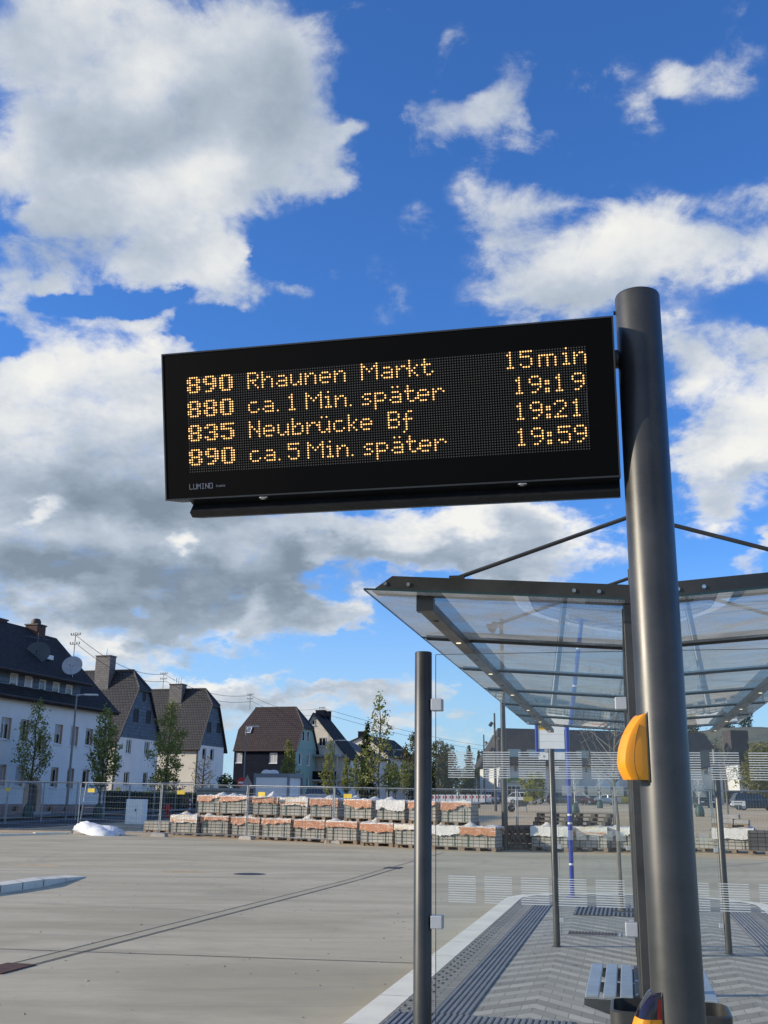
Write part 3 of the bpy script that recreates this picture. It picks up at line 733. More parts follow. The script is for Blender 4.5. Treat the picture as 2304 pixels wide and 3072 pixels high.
m, nt, b = newmat('lit_led'); b.inputs['Base Color'].default_value = (.3, .15, .03, 1); b.inputs['Emission Color'].default_value = (1.0, .56, .20, 1); b.inputs['Emission Strength'].default_value = 1.9; M_LED1 = m
dots('unlit_leds', [(c, r) for c in range(160) for r in range(40) if (c, r) not in lit], .0029, -.0012, M_LED0, 6)
dots('lit_leds', sorted(lit), .0033, -.0016, M_LED1, 8)
# maker's mark, drawn in strokes
M_MARK = pm('mark_grey', (.20, .23, .30), .5)
STK = {'L': [(0,1,0,0),(0,0,1,0)], 'U': [(0,1,0,0),(0,0,1,0),(1,0,1,1)], 'M': [(0,0,0,1),(0,1,.5,.45),(.5,.45,1,1),(1,1,1,0)], 'I': [(.5,0,.5,1),(.2,0,.8,0),(.2,1,.8,1)],
 'N': [(0,0,0,1),(0,1,1,0),(1,0,1,1)], 'O': [(0,0,0,1),(0,1,1,1),(1,1,1,0),(1,0,0,0)], 'K': [(0,0,0,1),(0,.45,1,1),(.3,.6,1,0)], 'r': [(0,0,0,.65),(0,.5,.6,.65)],
 'e': [(1,.3,0,.3),(0,.3,0,.6),(0,.6,1,.6),(1,.6,1,.3),(0,.3,0,0),(0,0,1,0)], 'f': [(.4,0,.4,.9),(.4,.9,.9,1),(.1,.6,.8,.6)], 'l': [(.5,0,.5,1)], 'd': [(1,1,1,0),(1,0,0,0),(0,0,0,.6),(0,.6,1,.6)]}
def strokes(mb, text, x, z, w, h, gap, th, y):
    for ch in text:
        for (a, b_, c_, d_) in STK.get(ch, []):
            p, q = Vector((x+a*w, 0, z+b_*h)), Vector((x+c_*w, 0, z+d_*h)); d = (q-p).normalized(); n_ = Vector((-d.z, 0, d.x))*th
            p, q = p-d*th, q+d*th
            mb.quad((p+n_)+Vector((0, y, 0)), (p-n_)+Vector((0, y, 0)), (q-n_)+Vector((0, y, 0)), (q+n_)+Vector((0, y, 0)))
        x += w+gap
    return x
mb = MB(); xe = strokes(mb, 'LUMINO', -1.708, -.253, .0125, .020, .0047, .0011, -.0012); strokes(mb, 'Krefeld', xe+.012, -.249, .0042, .0075, .0012, .0005, -.0012)
dbuild(mb, 'maker_mark', M_MARK, case, fix=False)
# folded sheet under the housing
mb = MB(); mb.prism([(.0, S0-.0005), (.045, S0-.020), (.008, S0-.052), (.034, S0-.072), (.13, S0-.072), (.13, S0-.0005)], 'x', -SW+.10, -.004)
ur = dbuild(mb, 'lower_rail', M_CASE, case)
for xx in (-1.40, -.365):
    mb = MB(); mb.lathe([(.022, 0), (.022, -.004), (.016, -.010), (.0, -.012)], 16, (xx, .020, S0-.004)); dbuild(mb, 'sensor_dome', M_INOX, ur, smooth=True)
# stub that carries the display, with its weld seam
mb = MB(); mb.tube([(-.045, .012, 3.262), (-.105, .012, 3.262)], .036, 28); st_ = mb.build('mounting_stub', M_ANTH, dp, smooth=True)
mb = MB(); mb.tube([(-.075+.006*abs(math.cos(t)), .012+.041*math.sin(t), 3.262+.041*math.cos(t)) for t in np.linspace(0, 2*math.pi, 25)], .005, 6); mb.build('weld_seam', M_ANTH, st_, smooth=True)
mb = MB(); mb.tube([(-.083, .0, 3.45), (-.092, .0, 3.45)], .008, 8); mb.build('cap_screw', M_BLACK, dp)

# yellow call boxes strapped to the pole
def callbox(zb, h, label, lens):
    cb = empty('call_box', tuple(Vector((PX, PY, zb))), isl_rot+R(20), label, 'call box', None)
    n = 22; face = []
    pts = []
    for i in range(n+1):
        t = i/n; zz = h*t
        w = .088*(.78+.22*math.sin(math.pi*.5*t/.25)) if t < .25 else .088*max(0, 1-((t-.25)/.75)**1.8)**.7
        pts.append((-.070-w, zz))
    def shell(i0, i1, name, mat, hw, inset=0.0):
        mb = MB(); ring = []
        for i in range(i0, i1+1):
            xx, zz = pts[i]; xx += inset; row = []
            xb = -.070; r_c = min(.022, abs(xb-xx)*.6)
            for (a, b_) in ((xb, -hw), (xx+r_c, -hw), (xx+r_c*.3, -hw+r_c*.3), (xx, -hw+r_c), (xx, hw-r_c), (xx+r_c*.3, hw-r_c*.3), (xx+r_c, hw), (xb, hw)): row.append((a, b_, zz))
            ring.append(row)
        k = 8; vs = [p for row in ring for p in row]
        fs = [(i*k+j, i*k+j+1, (i+1)*k+j+1, (i+1)*k+j) for i in range(len(ring)-1) for j in range(k-1)]
        fs += [tuple(range(k-1, -1, -1)), tuple((len(ring)-1)*k+j for j in range(k))]
        mb.add(vs, fs); return mb.build(name, mat, cb, smooth=True)
    mb = MB(); mb.prism([(-.048, -.012), (-.074, -.008), (-.074, h-.012), (-.066, h+.012), (-.05, h+.010)], 'y', -.050, .050); mb.build('back_plate', M_BLACK, cb, bevel=.003)
    if lens:
        k = int(n*.66); s1 = shell(0, k, 'cover', M_YEL, .045); shell(k, n, 'lens', pm('smoked_lens', (.012, .003, .003), .10, 0, .2, 6, spec=.7), .044)
        for sd in (-1, 1):
            mb = MB()
            for i in range(k, n-2):
                P_, Q_ = pts[i], pts[i+1]; mb.quad((-.071, sd*.0446, P_[1]), (-.071, sd*.0446, Q_[1]), (-.071+(Q_[0]+.07)*.22-.004, sd*.0446, Q_[1]), (-.071+(P_[0]+.07)*.22-.004, sd*.0446, P_[1]))
            mb.build('red_edge', pm('red_lens', (.42, .006, .015), .15, 0, .1, 6, spec=.6), cb, fix=False)
    else:
        k = int(n*.72); s1 = shell(0, k, 'cover', M_YEL, .045); shell(k, n, 'cover_top', M_YEL, .0445)
    # the seam that follows the curve on the cheek
    mb = MB()
    for sd in (-1, 1):
        L = [(-.070+(pts[i][0]+.070)*.58, sd*.0452, pts[i][1]) for i in range(0, int(n*.9))]
        mb.tube(L, .0008, 5)
    mb.build('seam', M_BLACK, s1)
    return cb
callbox(1.703, .222, 'yellow half-moon call box on the pole at head height', False)
callbox(.83, .222, 'yellow call box with a dark red lens, low on the pole', True)

# ------------------------------------------------------------------ stop sign, lamp posts and young trees near the shelter
M_BLUE = pm('sign_blue', (.012, .035, .30), .35, 0, .08, 8)
M_WHITEP = pm('white_panel', (.74, .75, .72), .5, 0, .03, 4)
M_BAND = pm('band_blue', (.02, .11, .30), .45, 0, .05, 6)
M_YTILE = pm('tile_yellow', (.80, .50, .03), .5, 0, .04, 6)
M_INK = pm('ink', (.01, .01, .01), .6, 0, .05, 9)
p = isl(-.16, 15.66)
ss = empty('bus_stop_sign', tuple(p), isl_rot, 'blue bus stop sign with a yellow route tile on its white panel', 'bus stop sign')
mb = MB(); mb.tube([(0, 0, 0), (0, 0, 3.16)], .042, 20); mb.lathe([(.042, 0), (.12, 0), (.12, .012), (.045, .02)], 20); pole_ = mb.build('pole', M_BLUE, ss, smooth=True)
mb = MB(); mb.tube([(-.575, 0, 2.52), (-.575, 0, 3.16)], .03, 14); mb.build('frame_post', M_BLUE, ss, smooth=True)
mb = MB(); mb.box(-.545, -.05, -.012, .012, 2.43, 3.14); pn = mb.build('panel', M_WHITEP, ss, bevel=.003)
mb = MB(); mb.box(-.543, -.052, -.0135, -.012, 2.565, 2.635); bd = mb.build('blue_band', M_BAND, pn)
mb = MB()
for xx in (-.40,):
    mb.lathe([(.0, 0), (.034, 0)], 18, (0, 0, 0)); mb.v = [(xx+q[0], -.0142, 2.60+q[1]) for q in mb.v[:]]
mb.build('round_mark', M_WHITEP, bd, fix=False)
for k, zz in enumerate((2.77, 2.90)):
    mb = MB(); mb.box(-.54, -.055, -.0135, -.012, zz, zz+.004); mb.build('groove', pm('groove_grey', (.4, .41, .41)), pn)
mb = MB(); mb.box(-.535, -.415, -.0145, -.012, 2.985, 3.085); yt = mb.build('route_tile', M_YTILE, pn)
DG = {'8': ['111', '101', '111', '101', '111'], '0': ['111', '101', '101', '101', '111']}
mb = MB()
for k, ch in enumerate('880'):
    for r, row in enumerate(DG[ch]):
        for c, q in enumerate(row):
            if q == '1': mb.quad(*[(-.527+.036*k+.009*c+dx, -.0152, 3.063-.0125*r+dz) for dx, dz in ((0, 0), (.009, 0), (.009, .0125), (0, .0125))])
mb.build('route_number', M_INK, yt, fix=False)
mb = MB(); mb.lathe([(0, 0), (.022, 0)], 14); mb.v = [(-.44+q[0], -.0142, 2.49+q[1]) for q in mb.v]; mb.build('round_symbol', pm('grey_ink', (.12, .13, .13)), pn, fix=False)
for zz in (1.42, 1.27, .55):
    mb = MB(); mb.lathe([(.0432, 0), (.0432, .035)], 20, (0, 0, zz)); mb.build('reflective_ring', M_WHITEP, pole_)

LEAFM = {}
def leafmat(name, c1, c2, var=.35):
    if name in LEAFM: return LEAFM[name]
    m, nt, b = newmat(name); gm = nt.new('ShaderNodeNewGeometry'); tc = nt.new('ShaderNodeTexCoord')
    rnd = gm.outputs['Random Per Island']; n = nt.noise(tc.outputs['Object'], 1.1, 4, .6)
    c = nt.mix(rnd, c4(c1), c4(c2)); c = nt.mix(nt.smooth(n, .35, .7, 0, var), c, c4(tuple(x*.45 for x in c1)))
    nt.put(b.inputs['Base Color'], c); b.inputs['Roughness'].default_value = .55; b.inputs['Specular IOR Level'].default_value = .3
    tl = nt.new('ShaderNodeBsdfTranslucent'); nt.put(tl.inputs[0], nt.mix(.35, c, (.25, .30, .04, 1)))
    mx = nt.new('ShaderNodeMixShader'); mx.inputs[0].default_value = .42
    nt.l.new(b.outputs[0], mx.inputs[1]); nt.l.new(tl.outputs[0], mx.inputs[2]); nt.l.new(mx.outputs[0], nt.n['Material Output'].inputs[0])
    LEAFM[name] = m; return m
L_SPRING = leafmat('spring_leaf', (.18, .205, .05), (.36, .37, .12))
L_DARK = leafmat('conifer_leaf', (.012, .024, .012), (.028, .045, .020))
L_BIRCH = leafmat('birch_leaf', (.085, .075, .030), (.150, .125, .050))
L_HEDGE = leafmat('hedge_leaf', (.018, .034, .014), (.04, .066, .022))
L_YELL = leafmat('golden_leaf', (.14, .13, .025), (.24, .20, .04))
M_BARK = pm('bark', (.085, .07, .055), .9, 0, .35, 7, .5, 30)
M_BARKP = pm('pale_bark', (.17, .15, .12), .9, 0, .3, 6, .4, 30)
M_WTRUNK = pm('whitewashed_bark', (.62, .61, .57), .85, 0, .12, 8, .2, 40)
M_BAG = pm('watering_bag', (.012, .05, .035), .55, 0, .3, 6, .5, 12)
def leaf_add(mb, p, s, rg):
    a = Vector((rg.gauss(0, 1), rg.gauss(0, 1), rg.gauss(0, 1))).normalized(); b = a.orthogonal().normalized()
    b = (b*math.cos(rg.random()*6.28)+a.cross(b)*math.sin(1.0)).normalized(); a2 = a.cross(b).normalized()
    s1 = s*rg.uniform(.6, 1.3); s2 = s1*rg.uniform(.45, .7)
    mb.add([p-b*s1*.5, p+a2*s2*.5, p+b*s1*.5, p-a2*s2*.5], [(0, 1, 2, 3)])
def tree_mesh(kind, h, w, cb, seed, leaves=1500, ls=.13, tr=.08):
    """trunk with limbs (one mesh) and crown of leaves (one mesh); h height, w crown width, cb crown base"""
    rg = random.Random(seed); T, Cn = MB(), MB()
    bend = [Vector((rg.uniform(-.02, .02)*h*i/5, rg.uniform(-.02, .02)*h*i/5, h*.97*i/5)) for i in range(6)]
    T.tube(bend, [tr*(1-.17*i) for i in range(6)], 7)
    def axis(z):
        t = clamp(z/(h*.97))*5; i = min(4, int(t)); return bend[i].lerp(bend[i+1], t-i)
    tips = []
    def prof(t):
        if kind == 'column': return min(1, t*3.2+.35)*(1-t)**.75*1.12
        if kind == 'cone': return (1-t)**.85*(1.0 if t > .06 else .8)
        if kind == 'open': return (1-t)**.62*(.55+.45*min(1, t*5))
        return math.sqrt(max(0, 1-(2*t-.9)**2/1.25))
    nl = {'column': 30, 'open': 30, 'cone': 60, 'round': 34, 'bare': 34, 'birch': 40}[kind]
    for i in range(nl):
        t = (i+rg.random())/nl; z = cb+(h-cb)*t*.97; az = i*2.399+rg.uniform(-.4, .4)
        r = w/2*prof(t)*rg.uniform(.72, 1.08)
        rise = {'column': 1.7, 'open': 1.25, 'cone': -.15, 'round': .7, 'bare': 1.1, 'birch': .35}[kind]*r
        p0 = axis(z - (max(0, rise)*.55 if t > .1 else rise*.3)); tip = axis(z)+Vector((math.cos(az)*r, math.sin(az)*r, rise*.5))
        if tip.z > h: tip.z = h-rg.random()*.1*h
        mid = p0.lerp(tip, .5)+Vector((math.cos(az)*r*.14, math.sin(az)*r*.14, -r*.08 if kind != 'cone' else 0))
        rr = tr*.34*(1-.6*t)
        T.tube([p0, mid, tip], [rr, rr*.62, rr*.22], 5, cap=False); tips.append((p0, mid, tip, r))
        for q in range(3 if kind in ('bare', 'open', 'birch') else 2):
            a = mid.lerp(tip, rg.random()); d = Vector((rg.gauss(0, 1), rg.gauss(0, 1), rg.uniform(-.2, 1.3) if kind != 'birch' else -1.2)).normalized()*r*.42
            T.tube([a, a+d*.6, a+d], [rr*.4, rr*.28, rr*.1], 4, cap=False); tips.append((a, a+d*.5, a+d, r*.5))
    if kind != 'bare':
        wts = [max(.15, q[3]) for q in tips]; tot = sum(wts)
        for q, wq in zip(tips, wts):
            n = int(leaves*wq/tot+.5)
            for _ in range(n):
                t = rg.random()**.6; a = q[0].lerp(q[1], t*2) if t < .5 else q[1].lerp(q[2], t*2-1)
                j = w*.055*(1 if kind != 'cone' else .8); pp = a+Vector((rg.gauss(0, j), rg.gauss(0, j), rg.gauss(0, j*1.1)))
                if kind == 'birch': pp.z -= abs(rg.gauss(0, .08*h))
                leaf_add(Cn, pp, ls, rg)
    return T, Cn
TREE_GRP = {}
def plant(name, label, base, h, w, cb, kind, seed, leaf=None, bark=None, leaves=1500, ls=.13, tr=.08, group=None, bag=False):
    t = empty(name, tuple(base), random.Random(seed).uniform(0, 6.28), label, 'tree', group)
    T, Cn = tree_mesh(kind, h, w, cb, seed, leaves, ls, tr)
    T.build('trunk', bark or M_BARK, t, smooth=True, fix=False)
    if Cn.v: Cn.build('crown', leaf or L_SPRING, t, fix=False)
    if bag:
        mb = MB(); mb.lathe([(tr*1.2, -.02), (.30, .0), (.33, .3), (.26, .62), (.14, .82), (tr*1.1, .86)], 14); mb.build('watering_bag', M_BAG, t, smooth=True)
    return t
def plant_px(name, label, ub, vb, ut, vt, wpx, cbf, kind, seed, Y=None, **k):
    b = gp(ub, vb) if Y is None else at(ub, vb, Y)
    if Y is not None: b.z = zt(b.x, b.y)
    top = at(ut, vt, b.y); h = top.z-b.z; w = wpx/FPX*b.y*1.06
    return plant(name, label, b, h, w, h*cbf, kind, seed, **k)
G_T = 'young trees along the street in front of the houses'
def z1(x, y): return x*.3858, 1820+y*.3858
def z2(x, y): return 560+x*.41, 1980+y*.41
def z3(x, y): return 1180+x*.3496, 2080+y*.3496
def z6(x, y): return 1000+x*.1808, 2100+y*.1808
def zr(x, y): return 2040+x*.208, 2140+y*.208
def z4b(x, y): return 1500+x*400/1659, 2140+y*460/1908
plant_px('young_tree', 'leftmost slim young tree, before the arched door of the white apartment house', *z1(212, 1650), *z1(245, 720), 118, .30, 'column', 11, leaves=2000, ls=.15, tr=.085, group=G_T, bag=True)
plant_px('young_tree', 'dense slim young tree at the right corner of the white apartment house', *z1(762, 1650), *z1(815, 780), 112, .27, 'column', 12, leaves=3200, ls=.16, tr=.085, group=G_T, bag=True)
plant_px('young_tree', 'slim young tree before the gap between the two slate-gabled houses', *z1(1272, 1600), *z1(1345, 725), 112, .25, 'column', 13, leaves=3200, ls=.17, tr=.09, group=G_T)
plant_px('young_tree', 'young tree between the second slate gable and the brown-roofed house', *z2(255, 985), *z2(280, 470), 74, .22, 'column', 14, leaves=2900, ls=.17, tr=.09, group=G_T)
plant_px('young_tree', 'dark young tree in front of the green gable wall', *z2(735, 960), *z2(728, 575), 56, .15, 'column', 15, Y=100, leaves=1700, ls=.2, tr=.09, group=G_T)
plant_px('young_tree', 'thin young tree before the balcony of the white-gabled house', *z2(1035, 960), *z2(1045, 575), 50, .15, 'column', 16, Y=108, leaves=1300, ls=.2, tr=.09, group=G_T)
for i, (ux, vt, wd, lab) in enumerate(((1040, 2268, 34, 'first small tree right of the white-gabled house downpipe'), (1068, 2263, 32, 'second small tree along the street, right of the downpipe'),
        (1088, 2272, 30, 'small tree left of the tall sparse tree trunk'), (1166, 2278, 36, 'small tree right of the tall sparse tree'), (1186, 2288, 32, 'small tree before the far white facade'),
        (1212, 2280, 44, 'small tree before the weeping birch, left of the glass post'), (1236, 2290, 40, 'small tree just left of the near glass post'))):
    plant_px('street_tree', lab, ux, 2392, ux+2, vt, wd*1.2, .25, 'column', 30+i, Y=118+6*i, leaves=900, ls=.24, tr=.1, group='small trees down the street')
plant_px('tall_tree', 'tall sparse young tree standing behind the pallet stack', *z2(1403, 1030), *z2(1405, 238), 100, .30, 'open', 21, Y=54, leaves=1250, ls=.14, tr=.09)
plant_px('garden_tree', 'low twisted fruit tree with pale buds in front of the second slate-gabled house', *z2(115, 940), *z2(120, 700), 66, .18, 'round', 22, Y=92, leaves=420, ls=.16, tr=.16, leaf=leafmat('bud_leaf', (.16, .17, .10), (.24, .25, .16)))
plant_px('dark_bush', 'dark bush beside the fruit tree by the second slate-gabled house', *z2(290, 960), *z2(280, 850), 60, .05, 'round', 23, Y=93, leaves=1500, ls=.22, tr=.1, leaf=L_HEDGE)
plant_px('garden_bush', 'dark bush at the corner of the first slate-gabled house', *z1(1270, 1500), *z1(1270, 1290), 88, .05, 'round', 24, Y=84, leaves=1600, ls=.2, tr=.1, leaf=L_HEDGE)
# far wood behind the yard: birches, firs, bare trees
for i, (u, vt, vb, wpx, kind, leaf, lab) in enumerate((
    (1100, 2160, 2300, 60, 'cone', L_DARK, 'dark fir showing above the white gable, left of the tall sparse tree'),
    (1248, 2178, 2400, 60, 'birch', L_BIRCH, 'brown weeping birch just left of the near glass post'),
    (1316, 2210, 2400, 54, 'birch', L_BIRCH, 'weeping birch seen through the left edge of the near screen'),
    (1344, 2222, 2400, 52, 'birch', L_BIRCH, 'second weeping birch from the near glass post'),
    (1410, 2234, 2400, 52, 'cone', L_DARK, 'low dark fir left of the two lamp masts'),
    (1438, 2250, 2400, 34, 'cone', L_DARK, 'narrow dark fir right behind the farther lamp mast'),
    (1478, 2206, 2400, 84, 'cone', L_DARK, 'tallest dark fir, behind the nearer lamp mast'),
    (1290, 2300, 2400, 70, 'round', L_SPRING, 'rounded green tree below the birches'),
    (1380, 2310, 2400, 90, 'round', L_BIRCH, 'brownish tree under the low dark fir'),
    (1440, 2320, 2400, 80, 'round', L_SPRING, 'green tree below the tall fir'),
    (1495, 2310, 2400, 60, 'round', L_SPRING, 'green tree just left of the long dark-roofed building'))):
    plant_px('far_tree', lab, u, vb, u, vt, wpx*1.15, .12 if kind != 'cone' else .02, kind, 60+i, Y=150+9*i, leaves=2600, ls=.42, tr=.2, leaf=leaf, group='trees beyond the yard')
plant_px('parking_tree', 'leafy small tree before the white wall, right of the green shop sign', *z3(1215, 900), *z3(1230, 690), 76, .2, 'round', 81, Y=128, leaves=1800, ls=.3, tr=.12)
plant_px('golden_tree', 'yellow-green leafy tree at the right edge of the picture', 2290, 2400, 2292, 2236, 110, .12, 'round', 82, Y=120, leaves=3200, ls=.36, tr=.16, leaf=L_YELL)
# bare young trees
ip = isl(.72, 13.3); plant('island_tree', 'leafless young tree growing from the grate on the island', ip, 3.6, 1.5, 2.1, 'bare', 90, bark=M_BARKP, tr=.042)
plant_px('bare_tree', 'bare sapling right of the display pole, behind the pallets', *zr(700, 1600), *zr(640, 300), 72, .45, 'bare', 91, bark=M_BARKP, tr=.07)
G_S = 'newly planted saplings with whitewashed stems'
for i, (bs, tp, lab) in enumerate(((z4b(938, 1262), z4b(930, 830), 'whitewashed sapling with a green watering bag, just right of the blue pole'), (z4b(1245, 1180), z4b(1225, 800), 'thin sapling with a watering bag in front of the silver car'),
        (zr(290, 1490), zr(265, 1090), 'whitewashed sapling with a watering bag, close to the right of the display pole'), (z3(715, 945), z3(720, 760), 'small sapling with a bag left of the lamp masts'))):
    b = gp(*bs); tp_ = at(tp[0], tp[1], b.y); t = plant('sapling', lab, b, tp_.z-b.z+.8, 1.0, 1.5, 'bare', 95+i, bark=M_WTRUNK, tr=.05, group=G_S, bag=True)

# lamp posts
def lamp_mast(name, label, base, top, heads, r0=.11, cat='lamp post', mat=None, dz=0):
    t = empty(name, tuple(base), 0, label, cat); h = top-base.z
    mb = MB(); mb.tube([(0, 0, 0), (0, 0, h*.35), (0, 0, h)], [r0, r0*.92, r0*.6], 14); mb.build('mast', mat or M_ANTHD, t, smooth=True)
    for (zh, sx_, kind) in heads:
        if kind == 'spot':
            mb = MB(); mb.tube([(0, 0, zh), (sx_*.28, 0, zh)], .03, 6); mb.tube([(sx_*.22, 0, zh+.12), (sx_*.40, -.10, zh-.16)], [.13, .16], 12); mb.build('spot_head', M_ANTHD, t, smooth=True)
        else:
            mb = MB(); mb.tube([(0, 0, zh-.08), (0, 0, zh), (sx_*.25, 0, zh+.03), (sx_*.5, 0, zh+.04)], .04, 8); mb.box(min(sx_*.45, sx_*1.15), max(sx_*.45, sx_*1.15), -.14, .14, zh, zh+.09); mb.build('lamp_head', M_STEEL, t)
    return t
b = gp(1515.6, 2551); lamp_mast('lamp_post', 'dark lamp post rising from the yard edge beside the leaning pallets', b, b.z+8.4, [(8.1, -1, 'spot')], .115)
b = gp(*z3(880, 1012)); tp = at(*z3(864, 170), b.y); h = tp.z-b.z
lamp_mast('spot_mast', 'taller dark mast with three spotlights, nearer of the two', b, tp.z, [(h-.9, -1, 'spot'), (h-2.0, 1, 'spot'), (h-3.0, -1, 'spot')], .12)
b = gp(*z3(783, 948)); tp = at(*z3(780, 355), b.y); h = tp.z-b.z
lamp_mast('spot_mast', 'farther dark spotlight mast behind the parked silver car', b, tp.z, [(h-1.0, 1, 'spot'), (h-2.2, -1, 'spot')], .14)
M_LAMPG = pm('lamp_grey', (.16, .17, .18), .5, .5, .1, 6)
for nm, bs, Y, tp, sgn, lab in (('street_lamp', z1(510, 1640), 58, z1(597, 690), 1, 'grey street lamp leaning before the facade of the white apartment house'),
        ('street_lamp', z2(415, 940), 95, z2(425, 488), 1, 'grey street lamp before the dark wall of the brown-roofed house'),
        ('street_lamp', z2(1075, 950), 112, z2(1085, 590), 1, 'thin street lamp before the white-gabled house'),
        ('street_lamp', z6(995, 1500), 150, z6(1000, 830), 1, 'far street lamp before the last white facade')):
    b = gp(*bs) if Y is None else at(bs[0], bs[1], Y); b.z = zt(b.x, b.y); t_ = at(tp[0], tp[1], b.y)
    lamp_mast(nm, lab, b, t_.z, [(t_.z-b.z, sgn, 'arm')], .075, 'street lamp', M_LAMPG)['group'] = 'street lamps by the houses'

# ------------------------------------------------------------------ houses along the street
HA = R(17.8); HF = Vector((math.sin(HA), math.cos(HA), 0)); HN = Vector((math.cos(HA), -math.sin(HA), 0))
M_STUC = pm('white_render', (.78, .77, .73), .9, 0, .05, .9, .35, 14)
M_STUCS = pm('sunlit_white_render', (.66, .62, .54), .9, 0, .06, .8, .3, 14)  # white render of the yard-facing walls, warm sunlight put into its colour
M_PLINTH = pm('pink_plinth', (.30, .20, .17), .9, 0, .12, 1.2, .3, 16)
M_REVEAL = pm('peach_reveal', (.52, .36, .25), .85, 0, .06, 3)
M_GREYREV = pm('grey_reveal', (.42, .42, .40), .85, 0, .06, 3)
M_UPVC = pm('white_window_frame', (.72, .73, .73), .4, 0, .04, 3)
M_PANE = pm('dark_window_pane', (.012, .015, .018), .06, 0, .3, 1.2, spec=.8)
M_BLIND = pm('roller_blind', (.42, .42, .42), .6, 0, .06, 4)
M_DOOR = pm('dark_door', (.035, .05, .06), .4, 0, .2, 2)
M_GUT = pm('brown_gutter', (.06, .045, .04), .6, .2, .2, 3)
M_TILE1 = brickmat('old_dark_tiles', (.022, .019, .018), (.045, .038, .034), (.008, .008, .008), .24, .17, .8, .9, .03, .5)
M_TILE2 = brickmat('grey_pantiles', (.033, .033, .035), (.056, .054, .054), (.010, .010, .010), .30, .26, .55, 1.0, .045, 0)
M_TILE4 = brickmat('brown_pantiles', (.050, .031, .026), (.080, .050, .042), (.016, .011, .010), .30, .26, .6, 1.0, .045, 0)
M_SLATE = brickmat('slate_cladding', (.075, .105, .145), (.115, .150, .190), (.035, .05, .07), .5, .3, .55, .4, .02, .5)
M_SLATED = brickmat('dark_slate_cladding', (.004, .008, .020), (.008, .014, .030), (.002, .004, .008), .4, .25, .7, .4, .02, .5, spec=.12)
M_GREEN = pm('mint_render', (.25, .40, .37), .9, 0, .05, 1.0, .3, 14)
M_BRICKC = brickmat('chimney_brick', (.11, .052, .035), (.15, .075, .05), (.06, .05, .045), .25, .08, .85, .4, .012)
M_BLOCKC = brickmat('grey_chimney_block', (.17, .16, .15), (.23, .215, .20), (.09, .085, .08), .4, .2, .85, .4, .015)
M_LEAD = pm('ridge_tile', (.085, .075, .068), .7, 0, .2, 4)

def Ps(a, z, d): return Vector((-d, a, z))          # street face: a runs away along the street
def Pc(a, z, d): return Vector((a, d, z))           # face turned to the yard
def pbox(mb, P, a0, a1, z0, z1, d0, d1):
    vs = [P(a, z, d) for z in (z0, z1) for d in (d0, d1) for a in (a0, a1)]
    return mb.add(vs, [(0,2,3,1),(4,5,7,6),(0,1,5,4),(2,6,7,3),(0,4,6,2),(1,3,7,5)])
def holed(mb, P, a0, a1, z0, z1, holes, rev):
    A = sorted({a0, a1, *[h[0] for h in holes], *[h[1] for h in holes]}); Z = sorted({z0, z1, *[h[2] for h in holes], *[h[3] for h in holes]})
    A = [a for a in A if a0 <= a <= a1]; Z = [z for z in Z if z0 <= z <= z1]
    for i in range(len(A)-1):
        for j in range(len(Z)-1):
            ca, cz = (A[i]+A[i+1])/2, (Z[j]+Z[j+1])/2
            if any(h[0] < ca < h[1] and h[2] < cz < h[3] for h in holes): continue
            mb.quad(P(A[i], Z[j], 0), P(A[i+1], Z[j], 0), P(A[i+1], Z[j+1], 0), P(A[i], Z[j+1], 0))
    mb.mi = 1
    for (h0, h1, g0, g1) in holes:
        mb.quad(P(h0, g0, 0), P(h1, g0, 0), P(h1, g0, rev), P(h0, g0, rev)); mb.quad(P(h0, g1, 0), P(h1, g1, 0), P(h1, g1, rev), P(h0, g1, rev))
        mb.quad(P(h0, g0, 0), P(h0, g1, 0), P(h0, g1, rev), P(h0, g0, rev)); mb.quad(P(h1, g0, 0), P(h1, g1, 0), P(h1, g1, rev), P(h1, g0, rev))
    mb.mi = 0
def window(par, P, h, d, blind=0.0, sill=True, fw=.07, frame=None, surround=None, pane=None):
    a0, a1, z0, z1 = h; mb = MB()
    pbox(mb, P, a0, a1, z0, z0+fw, d-.05, d); pbox(mb, P, a0, a1, z1-fw, z1, d-.05, d)
    pbox(mb, P, a0, a0+fw, z0+fw, z1-fw, d-.05, d); pbox(mb, P, a1-fw, a1, z0+fw, z1-fw, d-.05, d)
    if a1-a0 > .85: c = (a0+a1)/2; pbox(mb, P, c-fw*.45, c+fw*.45, z0+fw, z1-fw, d-.05, d)
    w = mb.build('window', frame or M_UPVC, par)
    mb = MB(); mb.quad(P(a0+.01, z0+.01, d-.02), P(a1-.01, z0+.01, d-.02), P(a1-.01, z1-.01, d-.02), P(a0+.01, z1-.01, d-.02)); mb.build('pane', pane or M_PANE, w, fix=False)
    if blind: mb = MB(); pbox(mb, P, a0+.02, a1-.02, z1-(z1-z0)*blind, z1-.02, d-.045, d-.03); mb.build('blind', M_BLIND, w)
    if sill: mb = MB(); pbox(mb, P, a0-.06, a1+.06, z0-.07, z0-.002, -.08, d-.06); mb.build('sill', M_UPVC, w)
    if surround:
        mb = MB(); q = .1
        pbox(mb, P, a0-q, a1+q, z1, z1+q, -.03, .02); pbox(mb, P, a0-q, a0, z0, z1, -.03, .02); pbox(mb, P, a1, a1+q, z0, z1, -.03, .02); mb.build('surround', surround, w)
    return w
def slab(mb, pts, th):
    n = len(pts); dn = Vector((0, 0, -th)); pts = [Vector(p) for p in pts]
    mb.add(pts+[p+dn for p in pts], [tuple(range(n)), tuple(range(2*n-1, n-1, -1))]+[(i, n+i, n+(i+1) % n, (i+1) % n) for i in range(n)])
